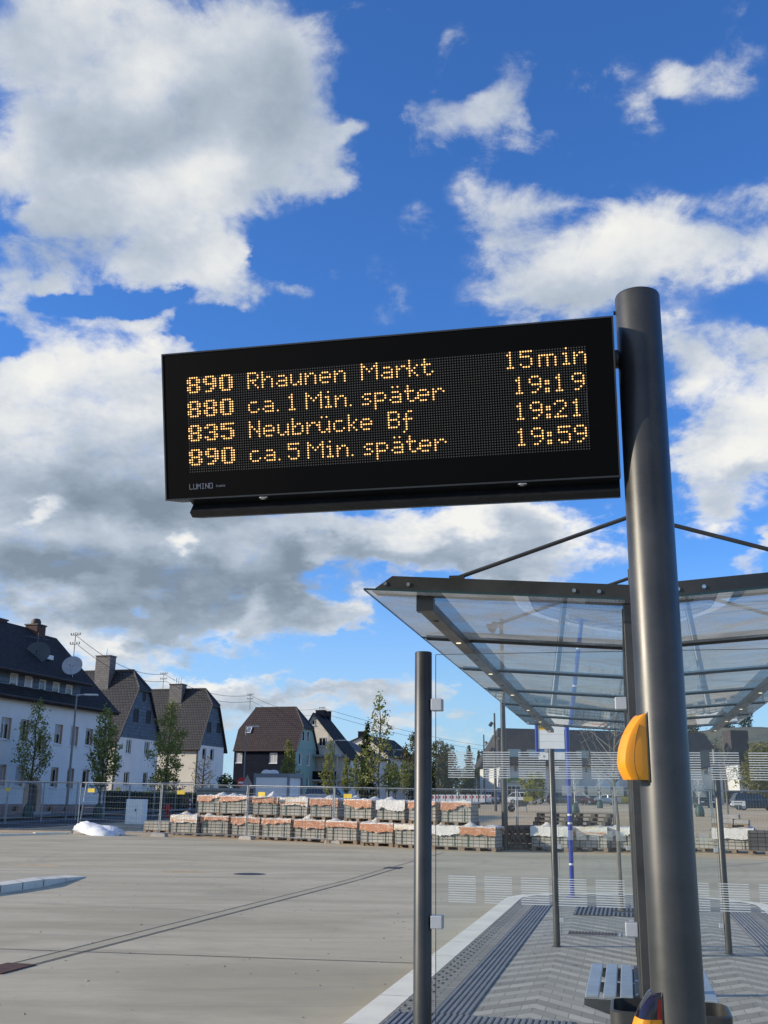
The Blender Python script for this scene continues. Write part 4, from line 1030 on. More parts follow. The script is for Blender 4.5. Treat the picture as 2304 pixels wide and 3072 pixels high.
class House:
    def __init__(s, name, label, u, v, Y=None, base=None, cat='house'):
        s.C = gp(u, v) if Y is None else at(u, v, Y)
        s.C.z = zt(s.C.x, s.C.y)
        s.r = empty(name, tuple(s.C), -HA, label, cat, 'houses along the street')
    def s_(s, u, v, d=0.0):                       # photo pixel -> (along street, height) on the street face (d behind it)
        p = onplane(u, v, s.C-HN*d, HN)-s.C; return p.dot(HF), p.z
    def c_(s, u, v, d=0.0):
        p = onplane(u, v, s.C+HF*d, HF)-s.C; return p.dot(HN), p.z
    def rect_s(s, x0, x1, y0, y1, f, d=0.0):
        a0, _ = s.s_(*f(x0, (y0+y1)/2), d); a1, _ = s.s_(*f(x1, (y0+y1)/2), d); _, z1 = s.s_(*f((x0+x1)/2, y0), d); _, z0 = s.s_(*f((x0+x1)/2, y1), d)
        return (a0, a1, z0, z1)
    def rect_c(s, x0, x1, y0, y1, f, d=0.0):
        a0, _ = s.c_(*f(x0, (y0+y1)/2), d); a1, _ = s.c_(*f(x1, (y0+y1)/2), d); _, z1 = s.c_(*f((x0+x1)/2, y0), d); _, z0 = s.c_(*f((x0+x1)/2, y1), d)
        return (a0, a1, z0, z1)
def chimney(par, x, y, w, d, z0, z1, mat, pots=0, cap=True):
    mb = MB(); mb.box(x-w/2, x+w/2, y-d/2, y+d/2, z0, z1); c = mb.build('chimney', mat, par)
    if cap: mb = MB(); mb.box(x-w/2-.06, x+w/2+.06, y-d/2-.06, y+d/2+.06, z1, z1+.09); mb.build('cap', M_GUT, c)
    for k in range(pots):
        mb = MB(); mb.tube([(x+(k-(pots-1)/2)*.28, y, z1+.05), (x+(k-(pots-1)/2)*.28, y, z1+.75)], .06, 8); mb.build('flue', M_INOX, c, smooth=True)
    return c
def dish(par, p, r, dirv, mat):
    d = Vector(dirv).normalized(); q = d.to_track_quat('Z', 'Y').to_matrix().to_4x4(); mb = MB()
    mb.lathe([(.0, -.10*r/.4), (r*.5, -.07*r/.4), (r*.85, -.02), (r, .03), (r*.98, .04), (r*.8, -.005), (.0, -.07*r/.4)], 20)
    mb.tube([(0, -r*.9, 0), (0, -r*.3, r*.9)], .015, 5); mb.box(-.05, .05, -r*.35, -r*.22, r*.82, r*.98)
    M = Matrix.Translation(p) @ q; mb.v = [tuple(M @ Vector(v)) for v in mb.v]
    o = mb.build('satellite_dish', mat, par, smooth=True)
    mb = MB(); mb.tube([Vector(p)-d*.05, Vector(p)-d*.3+Vector((0, 0, -.1)), Vector(p)-d*.3+Vector((0, 0, -.8))], .025, 6); mb.build('bracket', M_STEEL, o); return o
def roof_mast(par, p, h, mat=None):
    mb = MB(); p = Vector(p); mb.tube([p, p+Vector((0, 0, h))], .035, 6)
    for zz, hw in ((h*.92, .38), (h*.66, .38)):
        mb.tube([p+Vector((-hw, 0, zz)), p+Vector((hw, 0, zz))], .03, 5)
        for s_ in (-hw, -hw*.45, hw*.45, hw): mb.tube([p+Vector((s_, 0, zz)), p+Vector((s_, 0, zz+.16))], .045, 6)
    return mb.build('roof_mast', mat or M_LAMPG, par)

# -- white apartment house
def zc(x, y): return x*.2411, 2080+y*.2411
H = House('apartment_house', 'large white apartment house with dark roof, slate dormer band and arched door', *zc(1262, 1512), Y=72)
H.C.z = zt(H.C.x, H.C.y); r_ = H.r
z_e = H.s_(*z1(700, 785))[1]; z_d = H.s_(*z1(622, 600), .3)[1]; a_r, z_r = H.s_(*z1(440, 245), 5.0); a_d = H.s_(*z1(622, 690), .3)[0]; z_p = H.s_(*z1(560, 1537))[1]
A0 = -26.0
holes_u = [H.rect_s(*q, zc) for q in ((10,135,300,572),(248,355,325,598),(468,552,520,755),(678,775,386,632),(875,970,412,660),(1062,1150,440,650))]
holes_l = [H.rect_s(*q, zc) for q in ((-40,70,885,1152),(190,290,900,1160),(628,720,920,1172),(832,915,934,1182),(1022,1100,946,1186))]
doorh = H.rect_s(340, 452, 1105, 1512, zc); doorh = (doorh[0], doorh[1], .02, doorh[3])
base_w = [H.rect_s(*q, zc) for q in ((140,220,1398,1480),(578,650,1398,1480),(778,846,1398,1478),(968,1036,1396,1478))]
more = [(h[0]-3.4*k, h[1]-3.4*k, h[2], h[3]) for k in (1, 2, 3) for h in (holes_u[0], holes_l[0])]
mb = MB(); holed(mb, Ps, A0, 0, z_p, z_e, [h for h in holes_u+holes_l+more] + [(doorh[0], doorh[1], z_p-.01, doorh[3])], .24)
mb.quad(Pc(-10, 0, 0), Pc(0, 0, 0), Pc(0, z_e, 0), Pc(-10, z_e, 0)); mb.quad((-10, A0, 0), (0, A0, 0), (0, A0, z_e), (-10, A0, z_e)); mb.quad((-10, A0, 0), (-10, 0, 0), (-10, 0, z_e), (-10, A0, z_e))
mb.build('wall', [M_STUC, M_REVEAL], r_, fix=False)
mb = MB(); holed(mb, lambda a, z, d: Ps(a, z, d-.05), A0, .05, -.5, z_p, base_w+[(doorh[0], doorh[1], -.01, z_p+.01)], .2)
mb.quad((.05, A0, z_p), (.05, .05, z_p), (0, .05, z_p), (0, A0, z_p)); mb.build('plinth', [M_PLINTH, M_REVEAL], r_, fix=False)
for i, h in enumerate(holes_u+holes_l+more): window(r_, Ps, h, .22, blind=(.3, .0, .0, .5, .95, .15, .9, .95, .12, .1, .1)[i] if i < 11 else .3)
for h in base_w: window(r_, lambda a, z, d: Ps(a, z, d-.05), h, .18, sill=False, fw=.05, frame=M_REVEAL)
mb = MB(); pbox(mb, Ps, doorh[0], doorh[1], .02, doorh[3]-.25, .15, .2); d_ = mb.build('door', M_DOOR, r_)
mb = MB(); n = 12; cx = (doorh[0]+doorh[1])/2; rw = (doorh[1]-doorh[0])/2; rows = []
for i in range(n+1):
    t = math.pi*i/n; rows.append(((cx-math.cos(t)*rw, doorh[3]-.55+math.sin(t)*.45), (cx-math.cos(t)*(rw+.42), doorh[3]-.5+math.sin(t)*.85)))
for d0, d1 in ((-.06, .12),):
    for i in range(n):
        (a, b_), (c_, d2_) = rows[i], rows[i+1]
        mb.quad(Ps(*a, d0), Ps(*c_, d0), Ps(*d2_, d0), Ps(*b_, d0)); mb.quad(Ps(*a, d0), Ps(*c_, d0), Ps(*c_, d1), Ps(*a, d1)); mb.quad(Ps(*b_, d0), Ps(*d2_, d0), Ps(*d2_, d1), Ps(*b_, d1))
pbox(mb, Ps, cx-rw-.42, cx-rw, 0, doorh[3]-.5, -.06, .12); pbox(mb, Ps, cx+rw, cx+rw+.42, 0, doorh[3]-.5, -.06, .12)
mb.build('door_surround', M_REVEAL, d_, fix=False)
mb = MB(); pbox(mb, Ps, cx-rw-.6, cx+rw+.6, -.2, .12, -.7, -.05); mb.build('step', M_CONCL, d_)
mb = MB()
slab(mb, [(.45, A0, z_e-.08), (.45, .45, z_e-.08), (-5, a_r, z_r), (-5, A0, z_r)], .2); slab(mb, [(-10.45, A0, z_e-.08), (-5, A0, z_r), (-5, a_r, z_r), (-10.45, .45, z_e-.08)], .2)
slab(mb, [(.45, .45, z_e-.08), (-10.45, .45, z_e-.08), (-5, a_r, z_r)], .2)
rf = mb.build('roof', M_TILE1, r_)
mb = MB(); slab(mb, [(.30, A0, z_d), (.30, a_d+.35, z_d), (-4.6, min(a_d+.35, a_r-.1), z_r+.12), (-4.6, A0, z_r+.12)], .2); mb.build('dormer_roof', M_TILE1, r_)
dw = [H.rect_s(*q, z1, .3) for q in ((75,138,517,655),(190,252,540,676),(303,355,566,693),(408,462,586,712),(510,562,606,730))]
dw += [(h[0]-3.3*k, h[1]-3.3*k, h[2], h[3]) for k in (1, 2) for h in dw[:2]]
Pd = lambda a, z, d: Ps(a, z, d+.3)
mb = MB(); holed(mb, Pd, A0, a_d, z_e-.05, z_d, dw, .1); mb.add([Pd(a_d, z_e-.05, 0), Pd(a_d, z_d, 0), Pd(a_d, z_d, 3.4), Pd(a_d, z_e-.05, 1.2)], [(0, 1, 2, 3)]); dm = mb.build('dormer_wall', [M_SLATE, M_UPVC], r_, fix=False)
for i, h in enumerate(dw): window(r_, Pd, h, .09, blind=(.55, .9, .1, .4, .3, .5, .5, .2, .2)[i], surround=None, fw=.10)
mb = MB(); mb.tube([(.50, A0, z_e-.1), (.50, .45, z_e-.1)], .08, 6); mb.tube([(.36, A0, z_d-.05), (.36, a_d+.35, z_d-.05)], .07, 6); mb.tube([(.08, .0, z_e-.1), (.08, .0, 0)], .05, 6); mb.build('gutter_pipe', M_GUT, r_, smooth=True)
xa, zb_ = H.s_(*z1(305, 330), 2.6); ca, ct = H.s_(*z1(308, 150), 4.0)
chimney(r_, -4.3, ca, .95, .95, zb_, ct, M_BRICKC, 0); mb = MB(); mb.lathe([(.3, 0), (.34, .18), (.24, .4), (.0, .45)], 12, (-4.3, ca, ct+.08)); mb.build('chimney_cowl', M_GUT, r_, smooth=True)
ca2, ct2 = H.s_(*z1(-5, 110), 5.0); chimney(r_, -5, ca2-.2, .9, .9, z_r-.6, ct2, M_BRICKC)
pa, pz = H.s_(*z1(297, 355), 1.4); dish(r_, (-1.4, pa, pz), .75, (.5, -.9, .35), pm('dark_dish', (.05, .065, .07), .5))
pa, pz = H.s_(*z1(562, 458), .0); dish(r_, (.0, pa, pz), .66, (.35, -.95, .35), pm('light_dish', (.40, .42, .44), .5))
pa, pz = H.s_(*z1(295, 262), 3.0); mb = MB(); mb.tube([(-3.0, pa, pz-1.2), (-3.0, pa, pz+.5)], .025, 6)
mb.tube([(-3.0, pa-1.1, pz+.1), (-3.0, pa+1.1, pz+.2)], .02, 5)
for k in range(7): mb.tube([(-3.0-.3, pa-1+.33*k, pz+.11), (-3.0+.3, pa-1+.33*k, pz+.11)], .012, 4)
mb.build('aerial', M_LAMPG, r_)
pa, pz = H.s_(*z1(355, 400), 1.6); mb = MB(); mb.box(-1.65, -1.25, pa-.35, pa+.35, pz-.1, pz+.18); mb.build('skylight', M_UPVC, r_)
H1 = H
pa, pz = H.s_(*z1(570, 410), 5.0); roof_mast(r_, (-5.0, pa, pz-.6), 2.6); MAST1 = H.C + HN*-5.0 + HF*pa + Vector((0, 0, pz+1.8))

# -- houses with the gable to the street
def gable_house(name, label, u, v, Y, Dp, Wd, z_e, z_h, z_r, hip, wall, gable, tiles, side=None, wins=(), lefthip=0.0, gwins=(), rev=M_GREYREV, sidewins=(), z_side=None):
    H = House(name, label, u, v, Y); r_ = H.r; W2 = Wd/2; sl = (z_r-z_e)/W2; yh = (z_h-z_e)/sl; ov = .35; ze2 = z_e-sl*ov
    mb = MB(); holed(mb, Ps, 0, Wd, -.6, z_e, list(wins), .16); mb.quad(Ps(0, -.6, Dp), Ps(Wd, -.6, Dp), Ps(Wd, z_e, Dp), Ps(0, z_e, Dp)); mb.quad(Pc(-Dp, -.6, Wd), Pc(0, -.6, Wd), Pc(0, z_e, Wd), Pc(-Dp, z_e, Wd))
    mb.build('wall', [wall, rev], r_, fix=False)
    mb = MB(); holed(mb, Pc, -Dp, 0, -.6, z_e, list(sidewins), .12); mb.build('yard_wall', [side or wall, rev], r_, fix=False)
    mb = MB(); gp_ = [(.04, -.0, z_e-.25), (.04, Wd, z_e-.25), (.04, Wd, z_e), (.04, Wd-yh, z_h), (.04, yh, z_h), (.04, 0, z_e)]
    mb.poly(gp_); mb.quad((.04, 0, z_e-.25), (.04, Wd, z_e-.25), (-.02, Wd, z_e-.25), (-.02, 0, z_e-.25)); mb.build('gable', gable, r_, fix=False)
    mb = MB(); mb.poly([(-Dp+.01, p[1], p[2]) for p in gp_[::-1]]); mb.build('rear_gable', wall, r_, fix=False)
    for h in wins: window(r_, Ps, h, .14, fw=.08)
    for h in sidewins: window(r_, Pc, h, .10, blind=.95, fw=.06)
    for h in gwins:
        window(r_, lambda a, z, d: Ps(a, z, d-.05), h, .02, sill=False, fw=.06, frame=M_UPVC if wall is M_GREEN else M_INK, pane=M_PANE if wall is M_GREEN else M_INK)
    mb = MB(); xo = .30
    L = [(-Dp, -ov, ze2), (xo, -ov, ze2), (xo, yh, z_h), (-hip, W2, z_r)]
    B = [(-Dp, Wd+ov, ze2), (xo, Wd+ov, ze2), (xo, Wd-yh, z_h), (-hip, W2, z_r)]
    if lefthip:
        L += [(-Dp+lefthip, W2, z_r), (-Dp-.3, yh*.9, z_e+sl*yh*.9)]; B += [(-Dp+lefthip, W2, z_r), (-Dp-.3, Wd-yh*.9, z_e+sl*yh*.9)]
        slab(mb, [(-Dp+lefthip, W2, z_r), (-Dp-.3, yh*.9, z_e+sl*yh*.9), (-Dp-.3, Wd-yh*.9, z_e+sl*yh*.9)], .16)
    else: L += [(-Dp, W2, z_r)]; B += [(-Dp, W2, z_r)]
    slab(mb, L, .16); slab(mb, B[::-1], .16); slab(mb, [(xo, yh, z_h), (xo, Wd-yh, z_h), (-hip, W2, z_r)], .16)
    rf = mb.build('roof', tiles, r_)
    mb = MB(); mb.tube([(-Dp+lefthip, W2, z_r+.04), (-hip, W2, z_r+.04), (xo, yh, z_h+.05)], .10, 6); mb.tube([(-hip, W2, z_r+.04), (xo, Wd-yh, z_h+.05)], .10, 6); mb.tube([(xo, yh, z_h+.02), (xo, -ov, ze2+.03)], .07, 6)
    mb.build('ridge_tiles', M_LEAD, rf, smooth=True)
    mb = MB(); mb.tube([(-Dp, -ov-.05, ze2-.05), (xo, -ov-.05, ze2-.05)], .07, 6); mb.tube([(-.12, -.06, ze2-.1), (-.12, -.06, -.2)], .05, 6); mb.build('gutter_pipe', M_GUT, r_, smooth=True)
    return H
def fit(u, v, Y):                       # scratch frame to read sizes from pixels before building
    h = object.__new__(House); h.C = at(u, v, Y); h.C.z = zt(h.C.x, h.C.y); return h
# house 2
f = fit(*z1(872, 1560), 92)
W2_, ze = f.s_(*z1(1236, 1003)); _, zh = f.s_(*z1(1075, 640)); Wd = W2_; zr_ = f.c_(*z1(1040, 497), Wd/2)[1]; hip = -f.c_(*z1(1040, 497), Wd/2)[0]
ze = f.s_(*z1(905, 985))[1]
wins = [f.rect_s(*q, z1) for q in ((980,1020,1032,1143),(1122,1160,1048,1153),(962,1003,1283,1397),(1110,1145,1288,1400))]
gw = [f.rect_s(*q, z1) for q in ((1107,1128,672,738),(1037,1072,795,898),(1135,1168,810,908))]
H2 = gable_house('gabled_house', 'white house with slate gable and grey tiled roof, next to the apartment house', *z1(872, 1560), 92, 15, Wd, ze, zh, zr_, hip, M_STUC, M_SLATE, M_TILE2, side=M_STUCS, wins=wins, gwins=gw)
xc, zc_ = f.c_(*z1(803, 392), Wd*.35); w_ = 1.5; chimney(H2.r, xc, Wd*.42, w_, 1.0, zr_-2.4, f.c_(*z1(803, 392), Wd*.42)[1], M_BLOCKC, 1)
print('H2', Wd, ze, zh, zr_, hip)
# house 3
f = fit(*z1(1520, 1500), 108)
ze = f.s_(*z2(62, 598))[1]; Wd = f.s_(*z2(272, 640))[0]; _, zh = f.s_(*z2(165, 327)); hx, zr_ = f.c_(*z2(138, 213), Wd/2)
wins = [f.rect_s(*q, z2) for q in ((115,142,645,730),(172,198,650,735))]
gw = [f.rect_s(*q, z2) for q in ((150,175,452,533),(218,243,462,535))]
H3 = gable_house('gabled_house', 'second white house with slate gable, left of the brown-roofed house', *z1(1520, 1500), 108, 16, Wd, ze, zh, zr_, -hx, M_STUC, M_SLATE, M_TILE2, side=M_STUCS, wins=wins, gwins=gw)
xc, _ = f.c_(*z1(1386, 610), Wd*.45); chimney(H3.r, xc, Wd*.45, 1.5, 1.0, zr_-1.5, f.c_(*z1(1386, 610), Wd*.45)[1], M_BLOCKC, 3)
xm, zm = f.c_(*z1(1266, 642), Wd/2); roof_mast(H3.r, (xm, Wd/2, zr_-.2), f.c_(*z1(1270, 512), Wd/2)[1]-zr_+.2)
def wpt(H, x, y, z): return H.C + HN*x + HF*y + Vector((0, 0, z))
MAST3 = wpt(H3, xm, Wd/2, f.c_(*z1(1270, 525), Wd/2)[1])
print('H3', Wd, ze, zh, zr_, hx)
# house 4: brown roof, dark slate on the yard side, mint gable
f = fit(*z2(785, 1000), 128)
ze = f.s_(*z2(788, 628))[1]; Wd = f.s_(*z2(946, 700))[0]; _, zh = f.s_(*z2(835, 490)); hx, zr_ = f.c_(*z2(800, 347), Wd/2); lx, _ = f.c_(*z2(428, 347), Wd/2); le, _ = f.c_(*z2(350, 640)); 
Dp = -le
wins = [f.rect_s(*q, z2) for q in ((822,840,680,765),(880,900,686,772),(878,893,857,940))]
gw = [f.rect_s(*q, z2) for q in ((842,858,515,593),(876,892,520,597))]
sw = [f.rect_c(*q, z2) for q in ((607,662,680,755),(362,405,680,752))]
H4 = gable_house('brown_roofed_house', 'house with brown tiled roof, dark slate side wall and mint green gable', *z2(785, 1000), 128, Dp, Wd, ze, zh, zr_, -hx, M_GREEN, M_GREEN, M_TILE4, side=M_SLATED, wins=wins, gwins=gw, lefthip=max(1.0, lx+Dp), rev=M_UPVC, sidewins=sw)
xm, zm = f.c_(*z2(462, 345), Wd/2); roof_mast(H4.r, (xm, Wd/2, zr_-.2), f.c_(*z2(462, 246), Wd/2)[1]-zr_+.2); MAST4 = wpt(H4, xm, Wd/2, f.c_(*z2(462, 258), Wd/2)[1])
sl = (zr_-ze)/(Wd/2); sx_, sz_ = f.c_(*z2(457, 520), Wd*.2); sk = MB(); sy_ = Wd*.2
Msk = Matrix.Translation((sx_, (sz_-ze)/sl, sz_+.1)) @ Matrix.Rotation(math.atan(sl), 4, 'X'); sk.box(-.34, .34, -.48, .48, -.02, .10, Msk); w_ = sk.build('roof_window', M_UPVC, H4.r)
sk = MB(); sk.box(-.26, .26, -.40, .40, .10, .105, Msk); sk.build('pane', pm('sky_pane', (.25, .28, .30), .08, .6, .1, 2), w_)
print('H4', Wd, ze, zh, zr_, hx, lx, Dp)

def ridge_house(name, label, u, v, Y, Wx, L, z_e, z_r, wall, side, tiles, cw=(), sw=(), zl=None, xr=None):
    """ridge runs along the street: the gable faces the yard, the eaves wall the street"""
    H = House(name, label, u, v, Y); r_ = H.r; xr = -Wx/2 if xr is None else xr; zl = z_e if zl is None else zl
    mb = MB(); holed(mb, Pc, -Wx, 0, -.6, min(z_e, zl), [h for h in cw if h[3] < min(z_e, zl)], .14); mb.poly([Pc(-Wx, min(z_e, zl), 0), Pc(0, min(z_e, zl), 0), Pc(0, z_e, 0), Pc(xr, z_r, 0), Pc(-Wx, zl, 0)])
    mb.build('gable_wall', [wall, M_GREYREV], r_, fix=False)
    mb = MB(); holed(mb, Ps, 0, L, -.6, z_e, list(sw), .14); mb.build('street_wall', [side, M_GREYREV], r_, fix=False)
    mb = MB(); mb.quad(Ps(0, -.6, Wx), Ps(L, -.6, Wx), Ps(L, zl, Wx), Ps(0, zl, Wx)); mb.build('rear_wall', side, r_, fix=False)
    for h in cw: window(r_, (lambda a, z, d: Pc(a, z, d-.06)) if h[3] >= min(z_e, zl) else Pc, h, .05, fw=.1, frame=M_GREYREV)
    for h in sw: window(r_, Ps, h, .12, fw=.08)
    mb = MB(); slr = (z_r-z_e)/(-xr); sll = (z_r-zl)/(Wx+xr)
    slab(mb, [(.4, -.3, z_e-.4*slr), (.4, L, z_e-.4*slr), (xr, L, z_r), (xr, -.3, z_r)], .18); slab(mb, [(-Wx-.4, -.3, zl-.4*sll), (xr, -.3, z_r), (xr, L, z_r), (-Wx-.4, L, zl-.4*sll)], .18)
    mb.build('roof', tiles, r_)
    mb = MB(); mb.tube([(.45, -.3, z_e-.4*slr-.06), (.45, L, z_e-.4*slr-.06)], .07, 6); mb.tube([(.07, -.07, z_e-.3), (.07, -.07, -.3)], .06, 6); mb.build('gutter_pipe', M_GUT, r_, smooth=True)
    return H
# house 5: white gable with balcony
f = fit(*z2(1163, 985), 134)
ze = f.c_(*z2(1163, 690))[1]; xr, zr_ = f.c_(*z2(930, 385)); xl = f.c_(*z2(800, 560))[0]; 
L5 = f.s_(*z2(1262, 760))[0]
cw = [f.rect_c(*q, z2) for q in ((918,942,440,477),(968,1020,567,630))]
sw = [f.rect_s(*q, z2) for q in ((1184,1200,715,775),)]
H5 = ridge_house('white_gabled_house', 'house with a steep white gable, black roof and a covered balcony', *z2(1163, 985), 134, -xl, L5, ze, zr_, M_STUCS, M_STUC, M_TILE1, cw, sw, zl=ze+1.2, xr=xr)
x0, zb = f.c_(*z2(935, 760)); x1, zt2 = f.c_(*z2(1145, 690)); _, zf = f.c_(*z2(1150, 878)); _, zr2 = f.c_(*z2(1150, 812))
mb = MB(); mb.box(x0, x1, -1.8, -.01, zf-.2, zf); bl = mb.build('balcony', M_CONCL, H5.r)
mb = MB(); mb.box(x0+.02, x1-.02, -1.78, -1.72, zf, zf+1.0); mb.build('balustrade', M_SLATED, bl)
mb = MB(); mb.box(x0-.2, x1+.2, -2.0, -.02, zt2-.35, zt2-.2)
for k in range(14): xx = x0+(x1-x0)*k/13; mb.box(xx-.05, xx+.05, -2.04, -.02, zt2-.2, zt2-.1)
mb.build('canopy', M_STEEL, bl)
for xx in (x0+.1, x1-.1): mb = MB(); mb.box(xx-.07, xx+.07, -1.9, -1.76, -.3, zt2-.35); mb.build('post', M_GREYREV, bl)
mb = MB(); pbox(mb, Pc, x0+.5, x1-.6, .0, zf-.4, -.04, .0); mb.build('ground_floor_shade', M_DOOR, H5.r)  # dark sheet that paints the shade under the balcony
pa, pz = f.c_(*z2(957, 868)); dish(H5.r, (pa, -.9, pz), .5, (.1, -1, .3), M_UPVC)
xc, zt3 = f.c_(*z2(983, 372), 2.5); chimney(H5.r, xc, 2.5, 1.2, .8, zr_-1.6, zt3, M_SLATED); xc, zt3 = f.c_(*z2(1020, 380), 4.5); chimney(H5.r, xc, 4.5, 1.2, .8, zr_-2.2, zt3, M_SLATED)
pa, pz = f.c_(*z2(991, 372), 3.5); roof_mast(H5.r, (pa, 3.5, pz-.8), f.c_(*z2(991, 345), 3.5)[1]-pz+.8); MAST5 = wpt(H5, pa, 3.5, f.c_(*z2(991, 350), 3.5)[1])
print('H5', ze, zr_, xr, xl, L5)
# houses 6-8 farther down the street
f = fit(*z6(570, 1400), 150); ze = f.c_(*z6(580, 930))[1]; xr, zr_ = f.c_(*z6(300, 620))
ridge_house('grey_roofed_house', 'narrow house with a grey-brown roof between the two white gables', *z6(570, 1400), 150, 11, 9, ze, zr_, M_STUCS, M_STUC, pm('weathered_tiles', (.11, .105, .10), .8, 0, .2, 3, .4, 8), (), (), xr=-6)
f = fit(*z6(900, 1400), 166); ze = f.c_(*z6(900, 900))[1]; xr, zr_ = f.c_(*z6(520, 575)); xl, zl_ = f.c_(*z6(390, 690))
H6 = ridge_house('white_gabled_house', 'distant white-gabled house partly behind the tall sparse tree', *z6(900, 1400), 166, -xl+6, 16, ze, zr_, M_STUCS, M_STUC, M_TILE1, [f.rect_c(*q, z6) for q in ((570, 640, 830, 885),)], (), xr=xr)
xc, zt3 = f.c_(*z6(488, 530), 3); chimney(H6.r, xc, 3, 1.3, .9, zr_-1.5, zt3, M_SLATED)
f = fit(*z6(1010, 1400), 180); ze = f.s_(*z6(1015, 1012))[1]; L7 = f.s_(*z6(1118, 1020))[0]; xr, zr_ = f.c_(*z6(945, 800), 2)
ridge_house('white_house', 'last white house of the row with a dark hipped roof, left of the glass post', *z6(1010, 1400), 180, 10, L7, ze, zr_, M_STUCS, M_STUC, M_TILE1, (), [f.rect_s(*q, z6) for q in ((1045, 1085, 1045, 1130),)], xr=-5)

# overhead wires between the roof masts
M_WIRE = pm('wire_black', (.03, .03, .035), .6)
def wire(a, b, sag, label, off):
    pts = [a.lerp(b, i/16)+Vector((off[0], 0, off[1]-sag*4*(i/16)*(1-i/16))) for i in range(17)]
    mb = MB(); mb.tube([p-a for p in pts], .022, 4); o = mb.build('power_line', M_WIRE, None, loc=tuple(a)); tag(o, label, 'power line', 'power lines between the roof masts')
SEQ = [(MAST1, 'the apartment house'), (MAST3, 'the second slate-gabled house'), (MAST4, 'the brown-roofed house'), (MAST5, 'the white-gabled house'), (MAST5+HF*70+HN*14+Vector((0, 0, -2)), 'the far end of the street')]
for (a, na), (b, nb) in zip(SEQ[:-1], SEQ[1:]):
    for nm, off in (('upper', (0, 0)), ('lower', (.25, -.75))): wire(a, b, .9, nm+' power line from '+na+' to '+nb, off)

# ------------------------------------------------------------------ street in front of the houses
def hpt(x, y): p = H1.C + HN*x + HF*y; return (p.x, p.y)
M_ASPH = pm('street_asphalt', (.052, .053, .056), .9, 0, .25, 1.4, .4, 50)
M_WALK = brickmat('pavement_slabs', (.17, .165, .155), (.21, .205, .19), (.09, .085, .08), .4, .4, .9, .2, .012, .5, 'xy')
drape('street', [hpt(3.2, -46), hpt(3.2, 120)], [hpt(8.6, -46), hpt(8.6, 120)], M_ASPH, .020, 60, kind='structure')
drape('pavement', [hpt(-.4, -46), hpt(-.4, 120)], [hpt(3.0, -46), hpt(3.0, 120)], M_WALK, .12, 60, kind='structure')
drape('kerb', [hpt(3.0, -46), hpt(3.0, 120)], [hpt(3.16, -46), hpt(3.16, 120)], M_CONCL, .125, 60, kind='structure')
M_LINE = pm('road_paint', (.55, .55, .52), .8, 0, .1, 3)
drape('edge_line', [hpt(8.2, -46), hpt(8.2, 60)], [hpt(8.35, -46), hpt(8.35, 60)], M_LINE, .026, 60, kind='structure')
# white kerb along the yard's edge at the left, and the pale kerbed island nearer by
def kerb_run(name, pts, w, h, mat, label, cat):
    root = empty(name, (pts[0].x, pts[0].y, pts[0].z), 0, label, cat)
    for a, b in zip(pts[:-1], pts[1:]):
        d = (b-a); L = d.length; ang = math.atan2(d.y, d.x); mb = MB(); n = max(1, int(L/1.0))
        M = Matrix.Translation(a-pts[0]) @ Matrix.Rotation(ang, 4, 'Z')
        for i in range(n): mb.box(L*i/n+.006, L*(i+1)/n-.006, -w/2, w/2, -.15, h, M)
        mb.build('kerb_stones', mat, root, bevel=.012)
    return root
kerb_run('yard_kerb', [gp(*zc(-60, 1778)), gp(*zc(420, 1764)), gp(*zc(850, 1752))], .18, .10, M_KERB, 'low white kerb along the far left edge of the bus yard', 'kerb')
li = empty('kerbed_island', tuple(gp(*zl(0, 155))), 0, 'pale kerbed island with a pointed tip at the left edge of the yard', 'traffic island')
o0 = gp(*zl(0, 155)); near = [gp(*zl(x, y)) for x, y in ((-420, 205), (-180, 178), (0, 155), (165, 130), (328, 92))]
top = [gp(*zl(x, y), .0) for x, y in ((-420, 120), (-180, 108), (0, 97), (200, 82))]
rel = lambda p, dz: tuple(p-o0+Vector((0, 0, dz)))
M_KERBL = pm('light_kerb', (.66, .63, .53), .8, 0, .1, 1.5, .15, 60)
mb = MB(); HK = .15
inner = []
for i, p in enumerate(near):
    if i == len(near)-1: q = p+Vector((-.5, .15, 0))
    else: q = p+Vector((-.32, .42, 0))
    inner.append(q)
for i in range(len(near)-1):
    n_ = 3 if i < 2 else 2
    for k_ in range(n_):
        a, b_ = near[i].lerp(near[i+1], k_/n_+.008), near[i].lerp(near[i+1], (k_+1)/n_-.008); c_, d_ = inner[i].lerp(inner[i+1], (k_+1)/n_-.008), inner[i].lerp(inner[i+1], k_/n_+.008)
        h0 = HK; h1 = HK*(1 if i < 3 else (1-.85*(k_+1)/n_)); h0 = HK*(1 if i < 3 else (1-.85*k_/n_))
        mb.quad(rel(a, -.05), rel(b_, -.05), rel(b_, h1), rel(a, h0)); mb.quad(rel(a, h0), rel(b_, h1), rel(c_, h1+.01), rel(d_, h0+.01))
mb.build('kerb_stones', M_KERBL, li, fix=False)
mb = MB(); far_ = [p+Vector((-3, 4.5, 0)) for p in inner[:-1]]
zz_ = o0.z+HK-.004; PL = [Vector((p.x, p.y, zz_))-o0 for p in inner[:-1]]; QL = [Vector((p.x-2.5, p.y+1.6, zz_))-o0 for p in inner[:-1]]
for i in range(len(PL)-1): mb.quad(PL[i], PL[i+1], QL[i+1], QL[i])
mb.add([PL[-1], inner[-1]-o0+Vector((0, 0, .02)), QL[-1]], [(0, 1, 2)]); mb.build('paving', M_YARD, li, fix=False)

